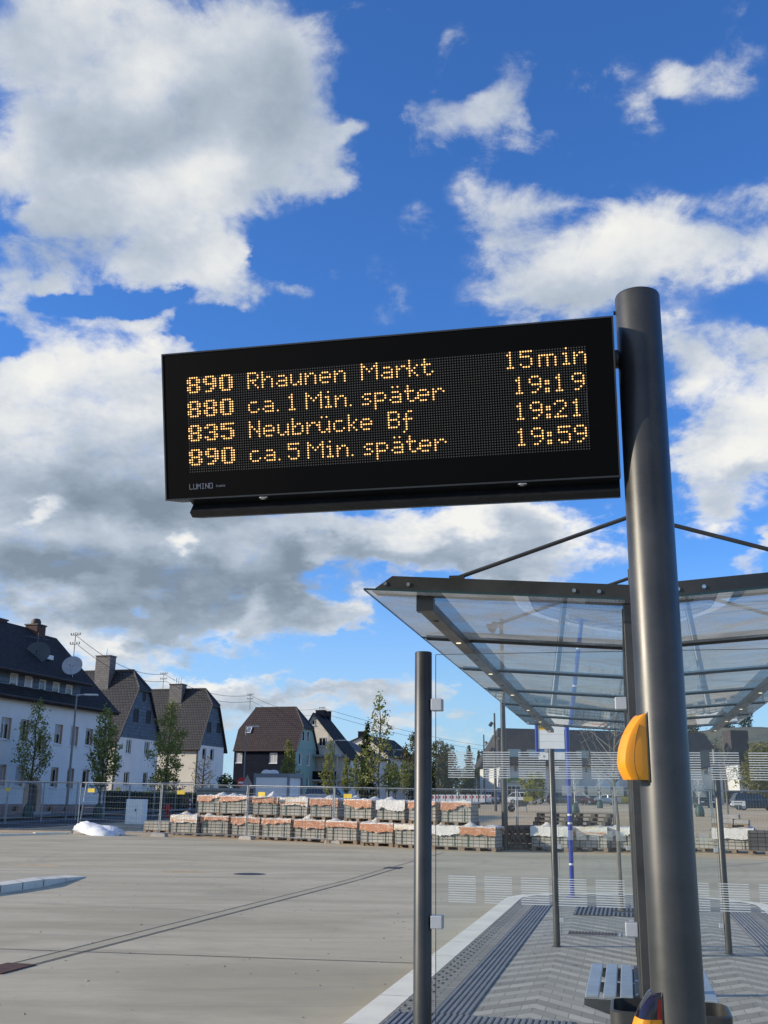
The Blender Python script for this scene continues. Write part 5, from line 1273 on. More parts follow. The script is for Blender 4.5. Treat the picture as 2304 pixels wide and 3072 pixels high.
# hedge in front of the slate-gabled houses
def hedge(name, label, p0, p1, h, w, n, seed):
    rg = random.Random(seed); d = p1-p0; L = d.length; ang = math.atan2(d.y, d.x); r_ = empty(name, tuple(p0), ang, label, 'hedge')
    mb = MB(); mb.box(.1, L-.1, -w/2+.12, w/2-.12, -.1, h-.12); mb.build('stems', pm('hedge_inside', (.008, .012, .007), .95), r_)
    mb = MB()
    for _ in range(n):
        f = rg.random()
        if f < .45: p = Vector((rg.uniform(0, L), rg.choice((-1, 1))*(w/2-.05+rg.gauss(0, .05)), rg.uniform(.02, h)))
        elif f < .9: p = Vector((rg.uniform(0, L), rg.uniform(-w/2, w/2), h-.08+abs(rg.gauss(0, .09))))
        else: p = Vector((rg.choice((0, L))+rg.gauss(0, .05), rg.uniform(-w/2, w/2), rg.uniform(.02, h)))
        leaf_add(mb, p, .17, rg)
    mb.build('leaves', L_HEDGE, r_, fix=False); return r_
a = gp(*z1(800, 1600)); b = gp(*z1(1560, 1575)); b2 = Vector((b.x, b.y, b.z))
hz = at(*z1(1000, 1440), (a.y+b.y)/2).z-(a.z+b.z)/2
hedge('clipped_hedge', 'long clipped dark hedge before the slate-gabled houses', a, b2, max(1.2, hz), 1.2, 9000, 3)

# ------------------------------------------------------------------ building site: fence, pallets, cabins
def wire_mesh(mb, L, h, r=.0028):
    for i in range(1, 32): x = L*i/32; mb.tube([(x, 0, .12), (x, 0, h-.06)], r, 3, cap=False)
    for k in range(9): z = .12+(h-.2)*k/8; mb.tube([(.02, 0, z), (L-.02, 0, z)], r, 3, cap=False)
M_FEN = pm('fence_zinc', (.30, .32, .33), .45, .75, .2, 5)
M_FOOT = pm('fence_foot_concrete', (.36, .34, .31), .9, 0, .15, 4, .3, 40)
M_PLATE = pm('yellow_plate', (.72, .52, .05), .5, 0, .1, 4)
def fence_row(pts, ht, name, labelf, group, plates=(), feet=True, lean={}):
    for i in range(len(pts)-1):
        a, b = pts[i], pts[i+1]; d = b-a; L = math.hypot(d.x, d.y)-.06; ang = math.atan2(d.y, d.x)
        r_ = empty(name, tuple(a), ang, labelf(i), 'fence panel', group); sl = d.z/L
        mb = MB(); l0, l1 = lean.get(i, (0, 0))
        mb.tube([(0, 0, .10), (0, l0*.2, ht)], .021, 8); mb.tube([(L, 0, .10+d.z), (L, 0, ht+d.z)], .021, 8)
        mb.tube([(0, 0, .16), (L, 0, .16+d.z)], .018, 6); mb.tube([(0, 0, ht-.02), (L, 0, ht-.02+d.z)], .021, 8); mb.build('frame', M_FEN, r_, smooth=True)
        mb = MB(); wire_mesh(mb, L, ht); mb.v = [(x, y, z+sl*x) for x, y, z in mb.v]; mb.build('wire_mesh', M_FEN, r_, fix=False)
        if i in plates: mb = MB(); px = L*plates[i]; mb.box(px, px+.34, -.035, -.025, ht-.42+sl*px, ht-.26+sl*px); mb.build('yellow_plate', M_PLATE, r_)
        if feet:
            mb = MB(); mb.prism([(-.36, 0), (.36, 0), (.34, .11), (.28, .14), (-.28, .14), (-.34, .11)], 'x', -.12, .12); fo = mb.build('concrete_block', M_FOOT, None, bevel=.01)
            fo.location = a; fo.rotation_euler = (0, 0, ang+R(80)); tag(fo, 'concrete foot under the left end of the panel '+FL[i], 'fence foot', 'concrete feet of the site fence')
fp = [gp(-70, 2496), gp(235, 2501), gp(478, 2510.5), gp(740, 2519), gp(1001, 2531.5), gp(1290, 2542), gp(1556, 2550), gp(1850, 2553.5), gp(2146, 2557), gp(2440, 2560)]
FL = ['before the apartment house', 'before the white sack', 'before the left end of the pallets', 'second from the left before the pallets', 'before the middle of the pallets', 'just right of the near glass post', 'behind the blue sign pole', 'behind the display pole', 'at the right edge of the picture']
fence_row(fp, 2.12, 'site_fence', lambda i: 'wire fence panel '+FL[i], 'site fence in front of the pallets', {1: .08, 2: .18, 3: .12, 4: .10, 6: .06, 7: .2}, lean={1: (1.4, 0)})
rp = [gp(*zc(x, y)) for x, y in ((-380, 1668), (60, 1652), (510, 1628), (935, 1606), (1285, 1590), (1590, 1580))]+[gp(*z1(1190, 1650)), gp(*z1(1360, 1600)), gp(*z2(40, 1105))]
RL = ['far left', 'second from the left', 'behind the leftmost tree', 'left of the dense tree', 'right of the dense tree', 'behind the grey cabinet', 'left of the red hydrant', 'right of the red hydrant']
rp = [p for p in rp]
fence_row(rp, 2.05, 'site_fence', lambda i: 'wire fence panel of the rear row, '+RL[i], 'rear site fence by the street', {0: .9, 4: .4, 6: .5}, feet=False)

# pallets of paving stones under printed film
M_WOOD = pm('pallet_wood', (.20, .145, .095), .85, 0, .3, 5, .4, 40, alt=(.30, .23, .16))
M_WOODG = pm('weathered_wood', (.085, .072, .06), .9, 0, .3, 5, .4, 40, alt=(.15, .13, .11))
M_PAV = brickmat('paver_pack', (.38, .365, .31), (.47, .45, .385), (.13, .12, .10), .20, .125, .88, .6, .010, 0, 'xz')
M_PAVD = brickmat('dark_paver_pack', (.075, .078, .08), (.11, .112, .115), (.02, .02, .02), .24, .14, .88, .6, .012, 0, 'xz')
M_STRAP = pm('green_strap', (.03, .10, .05), .5)
def filmmat(name, mode):
    m, nt, b = newmat(name); tc = nt.new('ShaderNodeTexCoord'); v = tc.outputs['Object']; x, y, z = nt.sep(v)
    n = nt.noise(nt.comb(nt.math('MULTIPLY', x, .8), nt.math('MULTIPLY', y, .8), nt.math('MULTIPLY', z, 2.5)), 2.2, 5, .6, .8); cr = nt.noise(v, 7, 5, .7, 1.0)
    white, orng, yel = (.72, .70, .64), (.50, .215, .10), (.66, .56, .36)
    if mode == 'orange':
        side = nt.smooth(z, .825, .79); f = nt.math('MULTIPLY', side, nt.smooth(n, .36, .48)); c = nt.mix(f, c4(white), c4(orng))
        c = nt.mix(nt.math('MULTIPLY', nt.smooth(nt.noise(v, 9, 3), .62, .7), .5), c, c4(white))
    elif mode == 'yellow': c = nt.mix(nt.smooth(n, .45, .6), c4(white), c4(yel)); c = nt.mix(nt.math('MULTIPLY', nt.smooth(z, .72, .64), nt.smooth(n, .5, .56)), c, c4(orng))
    else: c = nt.mix(nt.smooth(n, .55, .7, 0, .4), c4(white), c4((.58, .57, .52)))
    nt.put(b.inputs['Base Color'], nt.mix(nt.smooth(cr, .4, .75, 0, .25), c, c4((.35, .28, .2)))); b.inputs['Roughness'].default_value = .35
    nt.put(b.inputs['Normal'], nt.bump(cr, .5, .05)); return m
FILM = {k: filmmat('film_'+k, k) for k in ('orange', 'yellow', 'white')}
PWD, PDP, PH = 1.22, .92, .80           # width, depth, height of one pack with pallet
def pallet_mesh(mb, w=PWD, d=PDP, z=0.0):
    for yy in (-d/2, -.07, d/2-.14): mb.box(-w/2, w/2, yy, yy+.14, z, z+.022)
    for xx in (-w/2, -.07, w/2-.14):
        for yy in (-d/2, -.07, d/2-.14): mb.box(xx, xx+.14, yy, yy+.14, z+.022, z+.10)
        mb.box(xx, xx+.14, -d/2, d/2, z+.10, z+.122)
    for k in range(5): yy = -d/2+k*(d-.13)/4; mb.box(-w/2, w/2, yy, yy+.13, z+.122, z+.144)
_P = {}
def film_mesh(seed, skirt):
    rg = random.Random(seed); mb = MB(); w, d = PWD/2+.015, PDP/2+.015; nx, ny = 16, 10; zt_ = PH
    top = [[Vector((-w+2*w*i/nx, -d+2*d*j/ny, zt_+.02+abs(rg.gauss(0, .022)))) for i in range(nx+1)] for j in range(ny+1)]
    for _ in range(2):
        ci, cj, a = rg.uniform(2, nx-2), rg.uniform(1, ny-1), rg.uniform(.05, .17)
        for j in range(ny+1):
            for i in range(nx+1): top[j][i].z += a*math.exp(-((i-ci)**2/4+(j-cj)**2/3))
    mb.add([p for r in top for p in r], [(j*(nx+1)+i, j*(nx+1)+i+1, (j+1)*(nx+1)+i+1, (j+1)*(nx+1)+i) for j in range(ny) for i in range(nx)])
    for side in range(4):
        if side == 0: edge = top[0]; o = Vector((0, -1, 0))
        elif side == 1: edge = [top[j][nx] for j in range(ny+1)]; o = Vector((1, 0, 0))
        elif side == 2: edge = top[ny][::-1]; o = Vector((0, 1, 0))
        else: edge = [top[j][0] for j in range(ny, -1, -1)]; o = Vector((-1, 0, 0))
        lens = []; l = skirt if side % 2 == 0 else skirt*rg.uniform(.15, .45)
        for i in range(len(edge)): l += rg.gauss(0, .022); l = max(.06, min(skirt*1.35, l)); lens.append(l)
        vs = []; m_ = 4
        for e, l in zip(edge, lens):
            for k in range(m_+1): vs.append(e+o*(.012+.016*rg.random()+(.02*k/m_))-Vector((0, 0, l*k/m_)))
        mb.add(vs, [(i*(m_+1)+k, (i+1)*(m_+1)+k, (i+1)*(m_+1)+k+1, i*(m_+1)+k+1) for i in range(len(edge)-1) for k in range(m_)])
    return mb
G_P = 'pallets of paving stones along the site fence'
def pack(loc, rot, kind, label, sx=1.0, seed=0, h=PH):
    r_ = empty('paver_pallet', tuple(loc), rot, label, 'paver pallet', G_P); r_.scale = (sx, 1, 1)
    if 'pal' not in _P: mb = MB(); pallet_mesh(mb); _P['pal'] = mb.build('wooden_pallet', M_WOOD, r_)
    else: o = _P['pal'].copy(); COL.objects.link(o); o.parent = r_
    key = ('st', kind in ('dark',), kind == 'slabs')
    if key not in _P:
        mb = MB(); rg = random.Random(4)
        top = PH if kind != 'slabs' else .52
        n = 6 if kind != 'slabs' else 3; dz = (top-.146)/n
        for k in range(n):
            j = rg.uniform(-.012, .012); mb.box(-PWD/2+.02+j, PWD/2-.02+j, -PDP/2+.02+j, PDP/2-.02+j, .146+dz*k+.002, .146+dz*(k+1)-.003)
        _P[key] = mb.build('paving_stones', M_PAVD if kind == 'dark' else M_PAV, r_, bevel=.006)
    else: o = _P[key].copy(); COL.objects.link(o); o.parent = r_
    if kind in FILM:
        o = film_mesh(seed, .26 if kind != 'white' else .32).build('film_cover', FILM[kind], r_, smooth=True)
        for xx in (-.33, .33): mb = MB(); mb.box(xx-.008, xx+.008, -PDP/2-.004, -PDP/2+.014, .146, PH-.2); mb.build('strap', M_STRAP, r_)
    return r_
ROWROT = R(-24)
ORD = ['first', 'second', 'third', 'fourth', 'fifth', 'sixth', 'seventh', 'eighth', 'ninth', 'tenth', 'eleventh', 'twelfth']
def row_pos(u0, u1, v):
    a, b = gp(u0, v-(u1-u0)*.019), gp(u1, v+(u1-u0)*.019); c = (a+b)/2
    wpx = u1-u0; wm = wpx/FPX*c.y*1.03
    ang = ROWROT; w = wm/(math.cos(ang)+.0)
    c = c + Vector((-math.sin(ang), math.cos(ang), 0))*(PDP/2)
    return Vector((c.x, c.y, zt(c.x, c.y))), w/PWD
LOW = [(428,505,2501,'slabs'),(510,590,2508,'yellow'),(601,681,2511,'orange'),(694,777,2516,'orange'),(786,870,2522,'orange'),(884,970,2527,'orange'),(980,1066,2533,'orange'),(1084,1175,2540,'orange'),(1188,1276,2546,'yellow'),(1299,1380,2551,'white'),(1387,1481,2555,'orange'),
       (1602,1698,2555,'white'),(1725,1816,2556,'yellow'),(1822,1896,2557,'white'),(2078,2146,2558,'slabs'),(2152,2252,2562,'white'),(2258,2350,2567,'dark')]
low_at = {}
KN = {'orange': 'under orange film', 'yellow': 'under yellowish film', 'white': 'under white film', 'slabs': 'of bare grey slabs', 'dark': 'of bare dark stones'}
for i, (u0, u1, v, kd) in enumerate(LOW):
    c, sx_ = row_pos(u0, u1, v); low_at[i] = (c, sx_)
    where = (ORD[i]+' from the left in the lower row') if i < 11 else ['left of the blue pole in the lower row', 'right of the blue pole in the lower row', 'behind the island tree in the lower row', 'first right of the display pole', 'second right of the display pole', 'at the right picture edge'][i-11]
    pack(c, ROWROT+R(random.Random(i).uniform(-2, 2)), kd, 'pallet of pavers '+KN[kd]+', '+where, sx_, 100+i)
UP = [(584,650,'orange',2),(652,737,'orange',2.9),(752,825,'orange',3.6),(835,916,'yellow',4.4),(927,1006,'orange',5.4),(1032,1111,'orange',6.4),(1131,1209,'white',7.4),(1230,1308,'orange',8.4),(1330,1412,'orange',9.6)]
for i, (u0, u1, kd, k) in enumerate(UP):
    # stands on the lower row
    vl = 2511+(u0-601)*.0565; c, sx_ = row_pos(u0, u1, vl); c.z += PH+.03
    c += Vector((0.0, .30, 0))
    pack(c, ROWROT+R(random.Random(50+i).uniform(-2, 2)), kd, 'pallet of pavers '+KN[kd]+', '+ORD[i]+' from the left in the upper row', sx_, 200+i)
# empty pallets: a low stack and a leaning bunch
base_c, base_s = low_at[11]; base_c2, _ = low_at[12]
k = 0
for (cc, nn, lab) in ((base_c, 3, 'left of the blue pole'), (base_c2, 3, 'right of the blue pole')):
    for q in range(nn):
        r_ = empty('empty_pallet', (cc.x+.1+.05*q, cc.y+.5, cc.z+PH+.06+.147*q), ROWROT+R(4*q-3), 'empty wooden pallet '+('lowest', 'middle', 'topmost')[q]+' of the small stack '+lab, 'pallet', 'empty pallets on the paver packs')
        mb = MB(); pallet_mesh(mb); mb.build('boards', M_WOODG, r_)
l0 = gp(*z4b(130, 1700)); l1 = gp(*z4b(400, 1705))
for q in range(5):
    p = l0.lerp(l1, q/4)+Vector((0, .35, 0)); r_ = empty('leaning_pallet', (p.x, p.y, p.z+.05), R(62), 'weathered pallet leaning '+ORD[q]+' from the left beside the paver packs', 'pallet', 'leaning weathered pallets')
    r_.rotation_euler = (R(90-24+3*q), 0, R(64-2*q)); mb = MB(); pallet_mesh(mb, 1.1, .8); mb.v = [(x, y+.40, z) for x, y, z in mb.v]; mb.build('boards', M_WOODG, r_)
# loose grey blocks on the right pack
cc, _ = low_at[15]; r_ = empty('kerb_block_pile', (cc.x, cc.y+.2, cc.z+PH+.10), ROWROT, 'loose grey kerb blocks lying on a pallet on top of the white-filmed pack', 'block pile')
mb = MB(); pallet_mesh(mb, 1.2, .8, -.06); mb.build('pallet', M_WOOD, r_)
mb = MB(); mb.box(-.6, .1, -.35, .35, .085, .25); mb.box(.13, .62, -.35, .3, .085, .22); mb.box(-.35, .3, -.3, .3, .252, .40); mb.build('blocks', M_FOOT, r_, bevel=.012)

# white sack, cabinet, hydrant, bollards
def blob_mesh(w, d, h, seed, nu=22, nv=8):
    rg = random.Random(seed); mb = MB(); vs = []
    for j in range(nv+1):
        for i in range(nu):
            a = 2*math.pi*i/nu; t = j/nv; r = math.cos(t*math.pi/2)**.55; k = 1+.16*math.sin(3*a+seed)+rg.uniform(-.06, .06)
            vs.append((w/2*r*k*math.cos(a), d/2*r*k*math.sin(a), h*math.sin(t*math.pi/2)*(1+(.24*math.sin(2*a+1)+.1*math.sin(5*a+3*t))*(1-t**4)+rg.uniform(-.09, .09)*(1-t**6))))
    mb.add(vs, [(j*nu+i, j*nu+(i+1) % nu, (j+1)*nu+(i+1) % nu, (j+1)*nu+i) for j in range(nv) for i in range(nu)]); return mb
p = gp(*zc(1240, 1765)); o = blob_mesh(2.3, 1.2, .40, 5, 40, 12).build('white_sack', pm('woven_plastic', (.72, .73, .74), .6, 0, .06, 6, .6, 9), None, smooth=True, loc=tuple(p)); o.rotation_euler = (0, R(8), R(-20)); tag(o, 'crumpled white plastic sack lying at the foot of the site fence', 'sack')
p = gp(*z1(1050, 1722)); zt1 = at(*z1(1058, 1497), p.y).z-p.z; w_ = 143*.3858/FPX*p.y
r_ = empty('utility_cabinet', tuple(p), R(-14), 'pale grey utility cabinet standing behind the site fence', 'cabinet')
M_CAB = pm('cabinet_grey', (.76, .78, .75), .6, 0, .05, 3)
mb = MB(); mb.box(-w_/2, w_/2, -.2, .25, .18, zt1); mb.build('housing', M_CAB, r_, bevel=.02); mb = MB(); mb.box(-w_/2+.02, w_/2-.02, -.18, .23, 0, .18); mb.build('plinth', M_FOOT, r_)
mb = MB(); mb.box(-w_/2+.03, w_*.12, -.215, -.2, .25, zt1-.06); dr = mb.build('door', M_CAB, r_); mb = MB(); mb.box(w_*.05, w_*.1, -.235, -.215, zt1*.58, zt1*.66); mb.build('handle', M_BLACK, dr)
mb = MB(); mb.box(w_*.15, w_/2-.03, -.215, -.2, .25, zt1-.06); dr = mb.build('door', M_CAB, r_)
M_RED = pm('signal_red', (.50, .018, .015), .4, 0, .08, 6)
p = gp(*z1(1298, 1645)); h = at(*z1(1300, 1535), p.y).z-p.z
r_ = empty('hydrant', tuple(p), 0, 'red pillar hydrant behind the site fence', 'hydrant')
mb = MB(); mb.lathe([(.09, 0), (.09, h*.45), (.13, h*.5), (.15, h*.62), (.16, h*.82), (.12, h*.95), (.05, h)], 16); mb.build('pillar', M_RED, r_, smooth=True)
mb = MB(); mb.tube([(-.26, 0, h*.68), (.26, 0, h*.68)], .07, 10); mb.build('outlets', M_RED, r_)
def bollard(p, label):
    r_ = empty('bollard', tuple(p), 0, label, 'bollard', 'red and white bollards'); mb = MB(); mb.lathe([(.06, 0), (.06, .95), (.05, 1.0), (.0, 1.02)], 14); mb.build('post', M_UPVC, r_, smooth=True)
    for zz in (.2, .48, .76): mb = MB(); mb.lathe([(.063, zz), (.063, zz+.14)], 14); mb.build('red_band', M_RED, r_)
bollard(gp(*z1(1472, 1622)), 'red and white bollard left of the pallet stack')
# site cabin, transformer hut
f_ = at(*z2(745, 1010), 62); f_.z = zt(f_.x, f_.y); r_ = empty('site_cabin', tuple(f_), -HA, 'white and grey container cabin behind the pallet stack', 'container')
def cc_(u, v): p = onplane(u, v, f_, HF)-f_; return p.dot(HN), p.z
def cs_(u, v): p = onplane(u, v, f_, HN)-f_; return p.dot(HF), p.z
xl, ztp = cc_(*z2(493, 828)); yr, _ = cs_(*z2(832, 850)); M_CABW = pm('cabin_white', (.70, .70, .69), .5, 0, .04, 2); M_CABG = pm('cabin_grey', (.17, .19, .21), .5, .2, .1, 3)
mb = MB(); mb.box(xl+.12, -.12, .03, max(2.2, yr)-.03, -.3, ztp-.2); mb.build('wall_panels', M_CABW, r_)
mb = MB(); Y2 = max(2.2, yr)
for (a, b_) in ((xl, xl+.13), (-.13, 0)):
    for (c_, d_) in ((0, .13), (Y2-.13, Y2)): mb.box(a, b_, c_, d_, -.3, ztp)
mb.box(xl+.13, -.13, -.01, .12, ztp-.22, ztp-.01); mb.box(xl+.13, -.13, Y2-.12, Y2+.01, ztp-.22, ztp-.01); mb.box(-.12, .01, .13, Y2-.13, ztp-.22, ztp-.01); mb.box(xl-.01, xl+.12, .13, Y2-.13, ztp-.22, ztp-.01); mb.build('steel_frame', M_CABG, r_)
mb = MB(); mb.box(xl+.1, -.1, .1, Y2-.1, ztp-.06, ztp-.03); mb.build('roof', M_CABG, r_)
o = blob_mesh(1.0, .7, .22, 9).build('rolled_sheet', FILM['white'], None, smooth=True, loc=tuple(f_+HN*(xl*.72)+HF*.9+Vector((0, 0, ztp-.02)))); tag(o, 'white rolled sheet lying on the roof of the site cabin', 'sheet')
f_ = at(*z2(322, 1010), 66); f_.z = zt(f_.x, f_.y); r_ = empty('transformer_hut', tuple(f_), -HA, 'low grey-green transformer hut left of the site cabin', 'hut')
xl, ztp = cc_(*z2(75, 935)); yr, _ = cs_(*z2(435, 935)); M_HUT = pm('hut_concrete', (.30, .30, .25), .9, 0, .1, 2, .2, 30)
mb = MB(); mb.box(xl, 0, 0, max(2, yr), -.3, ztp-.15); mb.build('walls', M_HUT, r_); mb = MB(); mb.box(xl-.1, .1, -.1, max(2, yr)+.1, ztp-.15, ztp); mb.build('roof_slab', M_FOOT, r_)
for k in range(3): mb = MB(); x0 = xl+(.3+k*1.5)/5*-xl*.9; mb.box(x0, x0-xl*.2, -.02, 0, -.2, ztp-.5); mb.build('louvre_door', pm('louvre', (.20, .20, .17), .7), r_)
# road signs
p = at(*z2(402, 950), 90); p.z = zt(p.x, p.y); r_ = empty('no_entry_sign', tuple(p), R(8), 'round red no-entry sign beside the street lamp at the brown-roofed house', 'road sign')
hz_ = at(*z2(402, 897), 90).z-p.z; mb = MB(); mb.tube([(0, .05, 0), (0, .05, hz_+.3)], .035, 8); mb.build('post', M_STEEL, r_)
mb = MB(); mb.tube([(0, 0, hz_), (0, .02, hz_)], .42, 24); dk = mb.build('disc', M_RED, r_); mb = MB(); mb.box(-.3, .3, -.012, 0, hz_-.07, hz_+.07); mb.build('bar', M_UPVC, dk)
p = at(*z2(440, 950), 88); p.z = zt(p.x, p.y); r_ = empty('warning_sign', tuple(p), 0, 'back of a grey triangular sign left of the site cabin', 'road sign'); hz_ = at(*z2(440, 895), 88).z-p.z
mb = MB(); mb.tube([(0, .05, 0), (0, .05, hz_+.3)], .035, 8); mb.build('post', M_STEEL, r_); mb = MB(); mb.prism([(-.6, hz_-.5), (.6, hz_-.5), (0, hz_+.6)], 'y', -.015, .015); mb.build('triangle', M_CABG, r_)

# ------------------------------------------------------------------ cars
M_TYRE = pm('tyre', (.012, .012, .013), .8, 0, .2, 9); M_RIM = pm('alloy_rim', (.35, .36, .37), .35, .8, .1, 9); M_CARGL = pm('car_glass', (.012, .015, .018), .05, 0, .2, 1, spec=.8)
M_HEADL = pm('headlamp', (.6, .62, .64), .12, .2, .05, 5); M_TAIL = pm('tail_lamp', (.30, .012, .012), .2, 0, .1, 5)
def carpaint(name, c): return pm(name, c, .22, .15, .04, 2, spec=.6)
def car(name, label, loc, rot, paint, L=4.2, Hh=1.48, Wd=1.75, style='hatch'):
    r_ = empty(name, tuple(loc), rot, label, 'car', 'cars parked beyond the yard'); hl = L/2; hw = Wd/2; bt = .88 if style != 'van' else 1.05
    # stations along x (front at -hl): bottom, belt height, half width
    st = [(-hl, .32, .55, .70), (-hl+.12, .24, .66, .88), (-hl+.55, .20, .76, .97), (-hl*.45, .19, bt, 1), (0, .19, bt+.02, 1), (hl*.5, .19, bt+.03, 1), (hl-.45, .22, bt+.03, .97), (hl-.08, .28, bt-.02, .90), (hl, .36, bt-.16, .80)]
    mb = MB(); ring = []
    for (x, zb, zt2, k) in st: w = hw*k; ring += [(x, -w*.9, zb), (x, -w, zb+.16), (x, -w, zt2-.14), (x, -w*.90, zt2), (x, w*.90, zt2), (x, w, zt2-.14), (x, w, zb+.16), (x, w*.9, zb)]
    n = len(st); mb.add(ring, [(i*8+j, i*8+(j+1) % 8, (i+1)*8+(j+1) % 8, (i+1)*8+j) for i in range(n-1) for j in range(8)]+[tuple(range(8)), tuple((n-1)*8+j for j in range(8))])
    body = mb.build('body', paint, r_, smooth=True)
    fx = {'hatch': (-hl*.50, -hl*.10, hl*.60, hl*.93), 'wagon': (-hl*.48, -hl*.12, hl*.80, hl*.97), 'coupe': (-hl*.42, -.02, hl*.35, hl*.85), 'van': (-hl*.75, -hl*.48, hl*.90, hl*.98)}[style]
    def cab(z0, z1, ins, y0, y1, xs): a, b_, c_, d_ = xs; return [(a, -y0, z0), (b_, -y1, z1), (c_, -y1, z1), (d_, -y0, z0), (a, y0, z0), (b_, y1, z1), (c_, y1, z1), (d_, y0, z0)]
    F8 = [(0,1,2,3), (7,6,5,4), (0,4,5,1), (1,5,6,2), (2,6,7,3), (3,7,4,0)]
    mb = MB(); mb.add(cab(bt-.02, Hh-.07, 0, hw*.89, hw*.74, fx), F8); mb.build('windows', M_CARGL, r_)
    mb = MB(); mb.add(cab(Hh-.10, Hh, 0, hw*.76, hw*.66, (fx[1]-.06, fx[1]+.12, fx[2]-.12, fx[2]+.06)), F8)
    for t in (0.0, .46, 1.0):                      # pillars
        for s_ in (-1, 1):
            x0 = fx[0]+(fx[3]-fx[0])*t; x1 = fx[1]+(fx[2]-fx[1])*t
            mb.tube([(x0, s_*hw*.895, bt-.03), (x1, s_*hw*.745, Hh-.07)], .035, 4)
    mb.build('roof', paint, r_)
    for xx in (-hl*.62, hl*.60):
        for s_ in (-1, 1):
            mb = MB(); mb.tube([(xx, s_*(hw-.20), .31), (xx, s_*(hw+.005), .31)], .31, 18); wl = mb.build('wheel', M_TYRE, r_)
            mb = MB(); mb.tube([(xx, s_*(hw-.02), .31), (xx, s_*(hw+.012), .31)], .20, 12); mb.build('rim', M_RIM, wl)
    for s_ in (-1, 1):
        mb = MB(); mb.box(-hl+.02, -hl+.22, s_*hw*.66-.16, s_*hw*.66+.14, .56, .69); mb.build('headlight', M_HEADL, r_, bevel=.03)
        mb = MB(); mb.box(hl-.16, hl-.01, s_*hw*.72-.10, s_*hw*.72+.10, .70, bt-.10); mb.build('tail_light', M_TAIL, r_, bevel=.03)
        mb = MB(); mb.box(fx[0]+.25, fx[0]+.42, s_*(hw+.03)-.09, s_*(hw+.03)+.09, bt+.0, bt+.14); mb.build('mirror', paint, r_, bevel=.03)
    mb = MB(); mb.box(hl-.02, hl+.012, -.26, .26, .48, .60); mb.build('number_plate', M_UPVC, r_)
    return r_
P_SIL, P_WHT, P_BLK, P_GRY, P_RED, P_YEL = carpaint('silver_paint', (.42, .43, .44)), carpaint('white_paint', (.74, .74, .74)), carpaint('black_paint', (.012, .013, .015)), carpaint('graphite_paint', (.075, .08, .085)), carpaint('dark_red_paint', (.06, .012, .014)), carpaint('yellow_paint', (.62, .40, .03))
def cpos(u, v, Y): p = at(u, v, Y); p.z = zt(p.x, p.y); return p
car('parked_car', 'silver car seen from behind, left of the spotlight mast', cpos(1470, 2410, 138), R(97), P_SIL, 4.2, 1.6)
car('parked_car', 'black car close behind the silver one left of the white hatchback', cpos(1500, 2408, 143), R(130), P_BLK, 4.2, 1.45)
car('parked_car', 'white hatchback seen from the side, behind the wheelbarrow', cpos(1571, 2413, 132), R(172), P_WHT, 4.3, 1.5)
car('parked_car', 'black car behind the roof of the white hatchback', cpos(1590, 2405, 146), R(176), P_BLK, 4.5, 1.7, style='wagon')
car('parked_car', 'graphite estate car left of the blue sign pole', cpos(1690, 2417, 134), R(184), P_GRY, 4.6, 1.48, style='wagon')
car('parked_car', 'dark red car just right of the blue sign pole', cpos(1745, 2414, 136), R(150), P_RED, 4.2, 1.5)
car('parked_car', 'black car seen head-on, left of the silver coupe', cpos(1771, 2408, 142), R(88), P_BLK, 4.3, 1.5)
car('parked_car', 'silver coupe right of the blue sign pole', cpos(1812, 2411, 138), R(2), P_SIL, 4.3, 1.32, style='coupe')
car('parked_car', 'yellow van half hidden by the island tree', cpos(1872, 2412, 140), R(10), P_YEL, 4.5, 1.85, style='van')
car('parked_car', 'black off-road car just right of the display pole', cpos(2114, 2424, 118), R(85), P_BLK, 4.3, 1.8, style='van')
car('parked_car', 'dark blue estate car at the right edge of the picture', cpos(2268, 2424, 104), R(178), carpaint('navy_paint', (.012, .016, .03)), 4.7, 1.6, style='wagon')
car('parked_car', 'light van parked before the white-gabled house', cpos(*z2(1030, 1005), 112), R(168), P_SIL, 4.6, 1.9, style='van')
# notice board before the dark cars, wheelbarrow, barrier boards
p = cpos(2216, 2420, 96); r_ = empty('notice_board', tuple(p), R(-6), 'white notice board on a post before the dark cars at right', 'notice board')
zb = at(*zr(850, 1335), p.y).z-p.z; zt3 = at(*zr(850, 1262), p.y).z-p.z; mb = MB(); mb.tube([(0, .03, 0), (0, .03, zt3)], .04, 8); mb.build('post', M_STEEL, r_)
mb = MB(); mb.box(-.6, .6, -.02, .02, zb, zt3); bo = mb.build('board', M_WHITEP, r_)
mb = MB()
for k in range(3): mb.box(-.4+.03*k, .35-.1*k, -.025, -.02, zt3-.2-.22*k, zt3-.12-.22*k)
mb.build('lettering', pm('grey_ink', (.12, .13, .13)), bo)
p = gp(*z4b(290, 1232)); r_ = empty('wheelbarrow', tuple(p), R(176), 'grey wheelbarrow standing on the sandy ground beside the fence', 'wheelbarrow'); k_ = 1.5
M_BARROW = pm('barrow_grey', (.12, .115, .105), .6, .4, .2, 6)
mb = MB(); vs = [(-.35, -.3, .62), (.5, -.3, .62), (.5, .3, .62), (-.35, .3, .62), (-.15, -.2, .3), (.4, -.2, .3), (.4, .2, .3), (-.15, .2, .3)]; mb.add(vs, [(4,5,6,7), (0,1,5,4), (1,2,6,5), (2,3,7,6), (3,0,4,7)]); mb.v = [(x*k_, y*k_, z*k_) for x, y, z in mb.v]; mb.build('tray', M_BARROW, r_, fix=False)
mb = MB(); mb.tube([(.62*k_, -.05, .2*k_), (.62*k_, .05, .2*k_)], .2*k_, 18); mb.build('wheel', M_TYRE, r_)
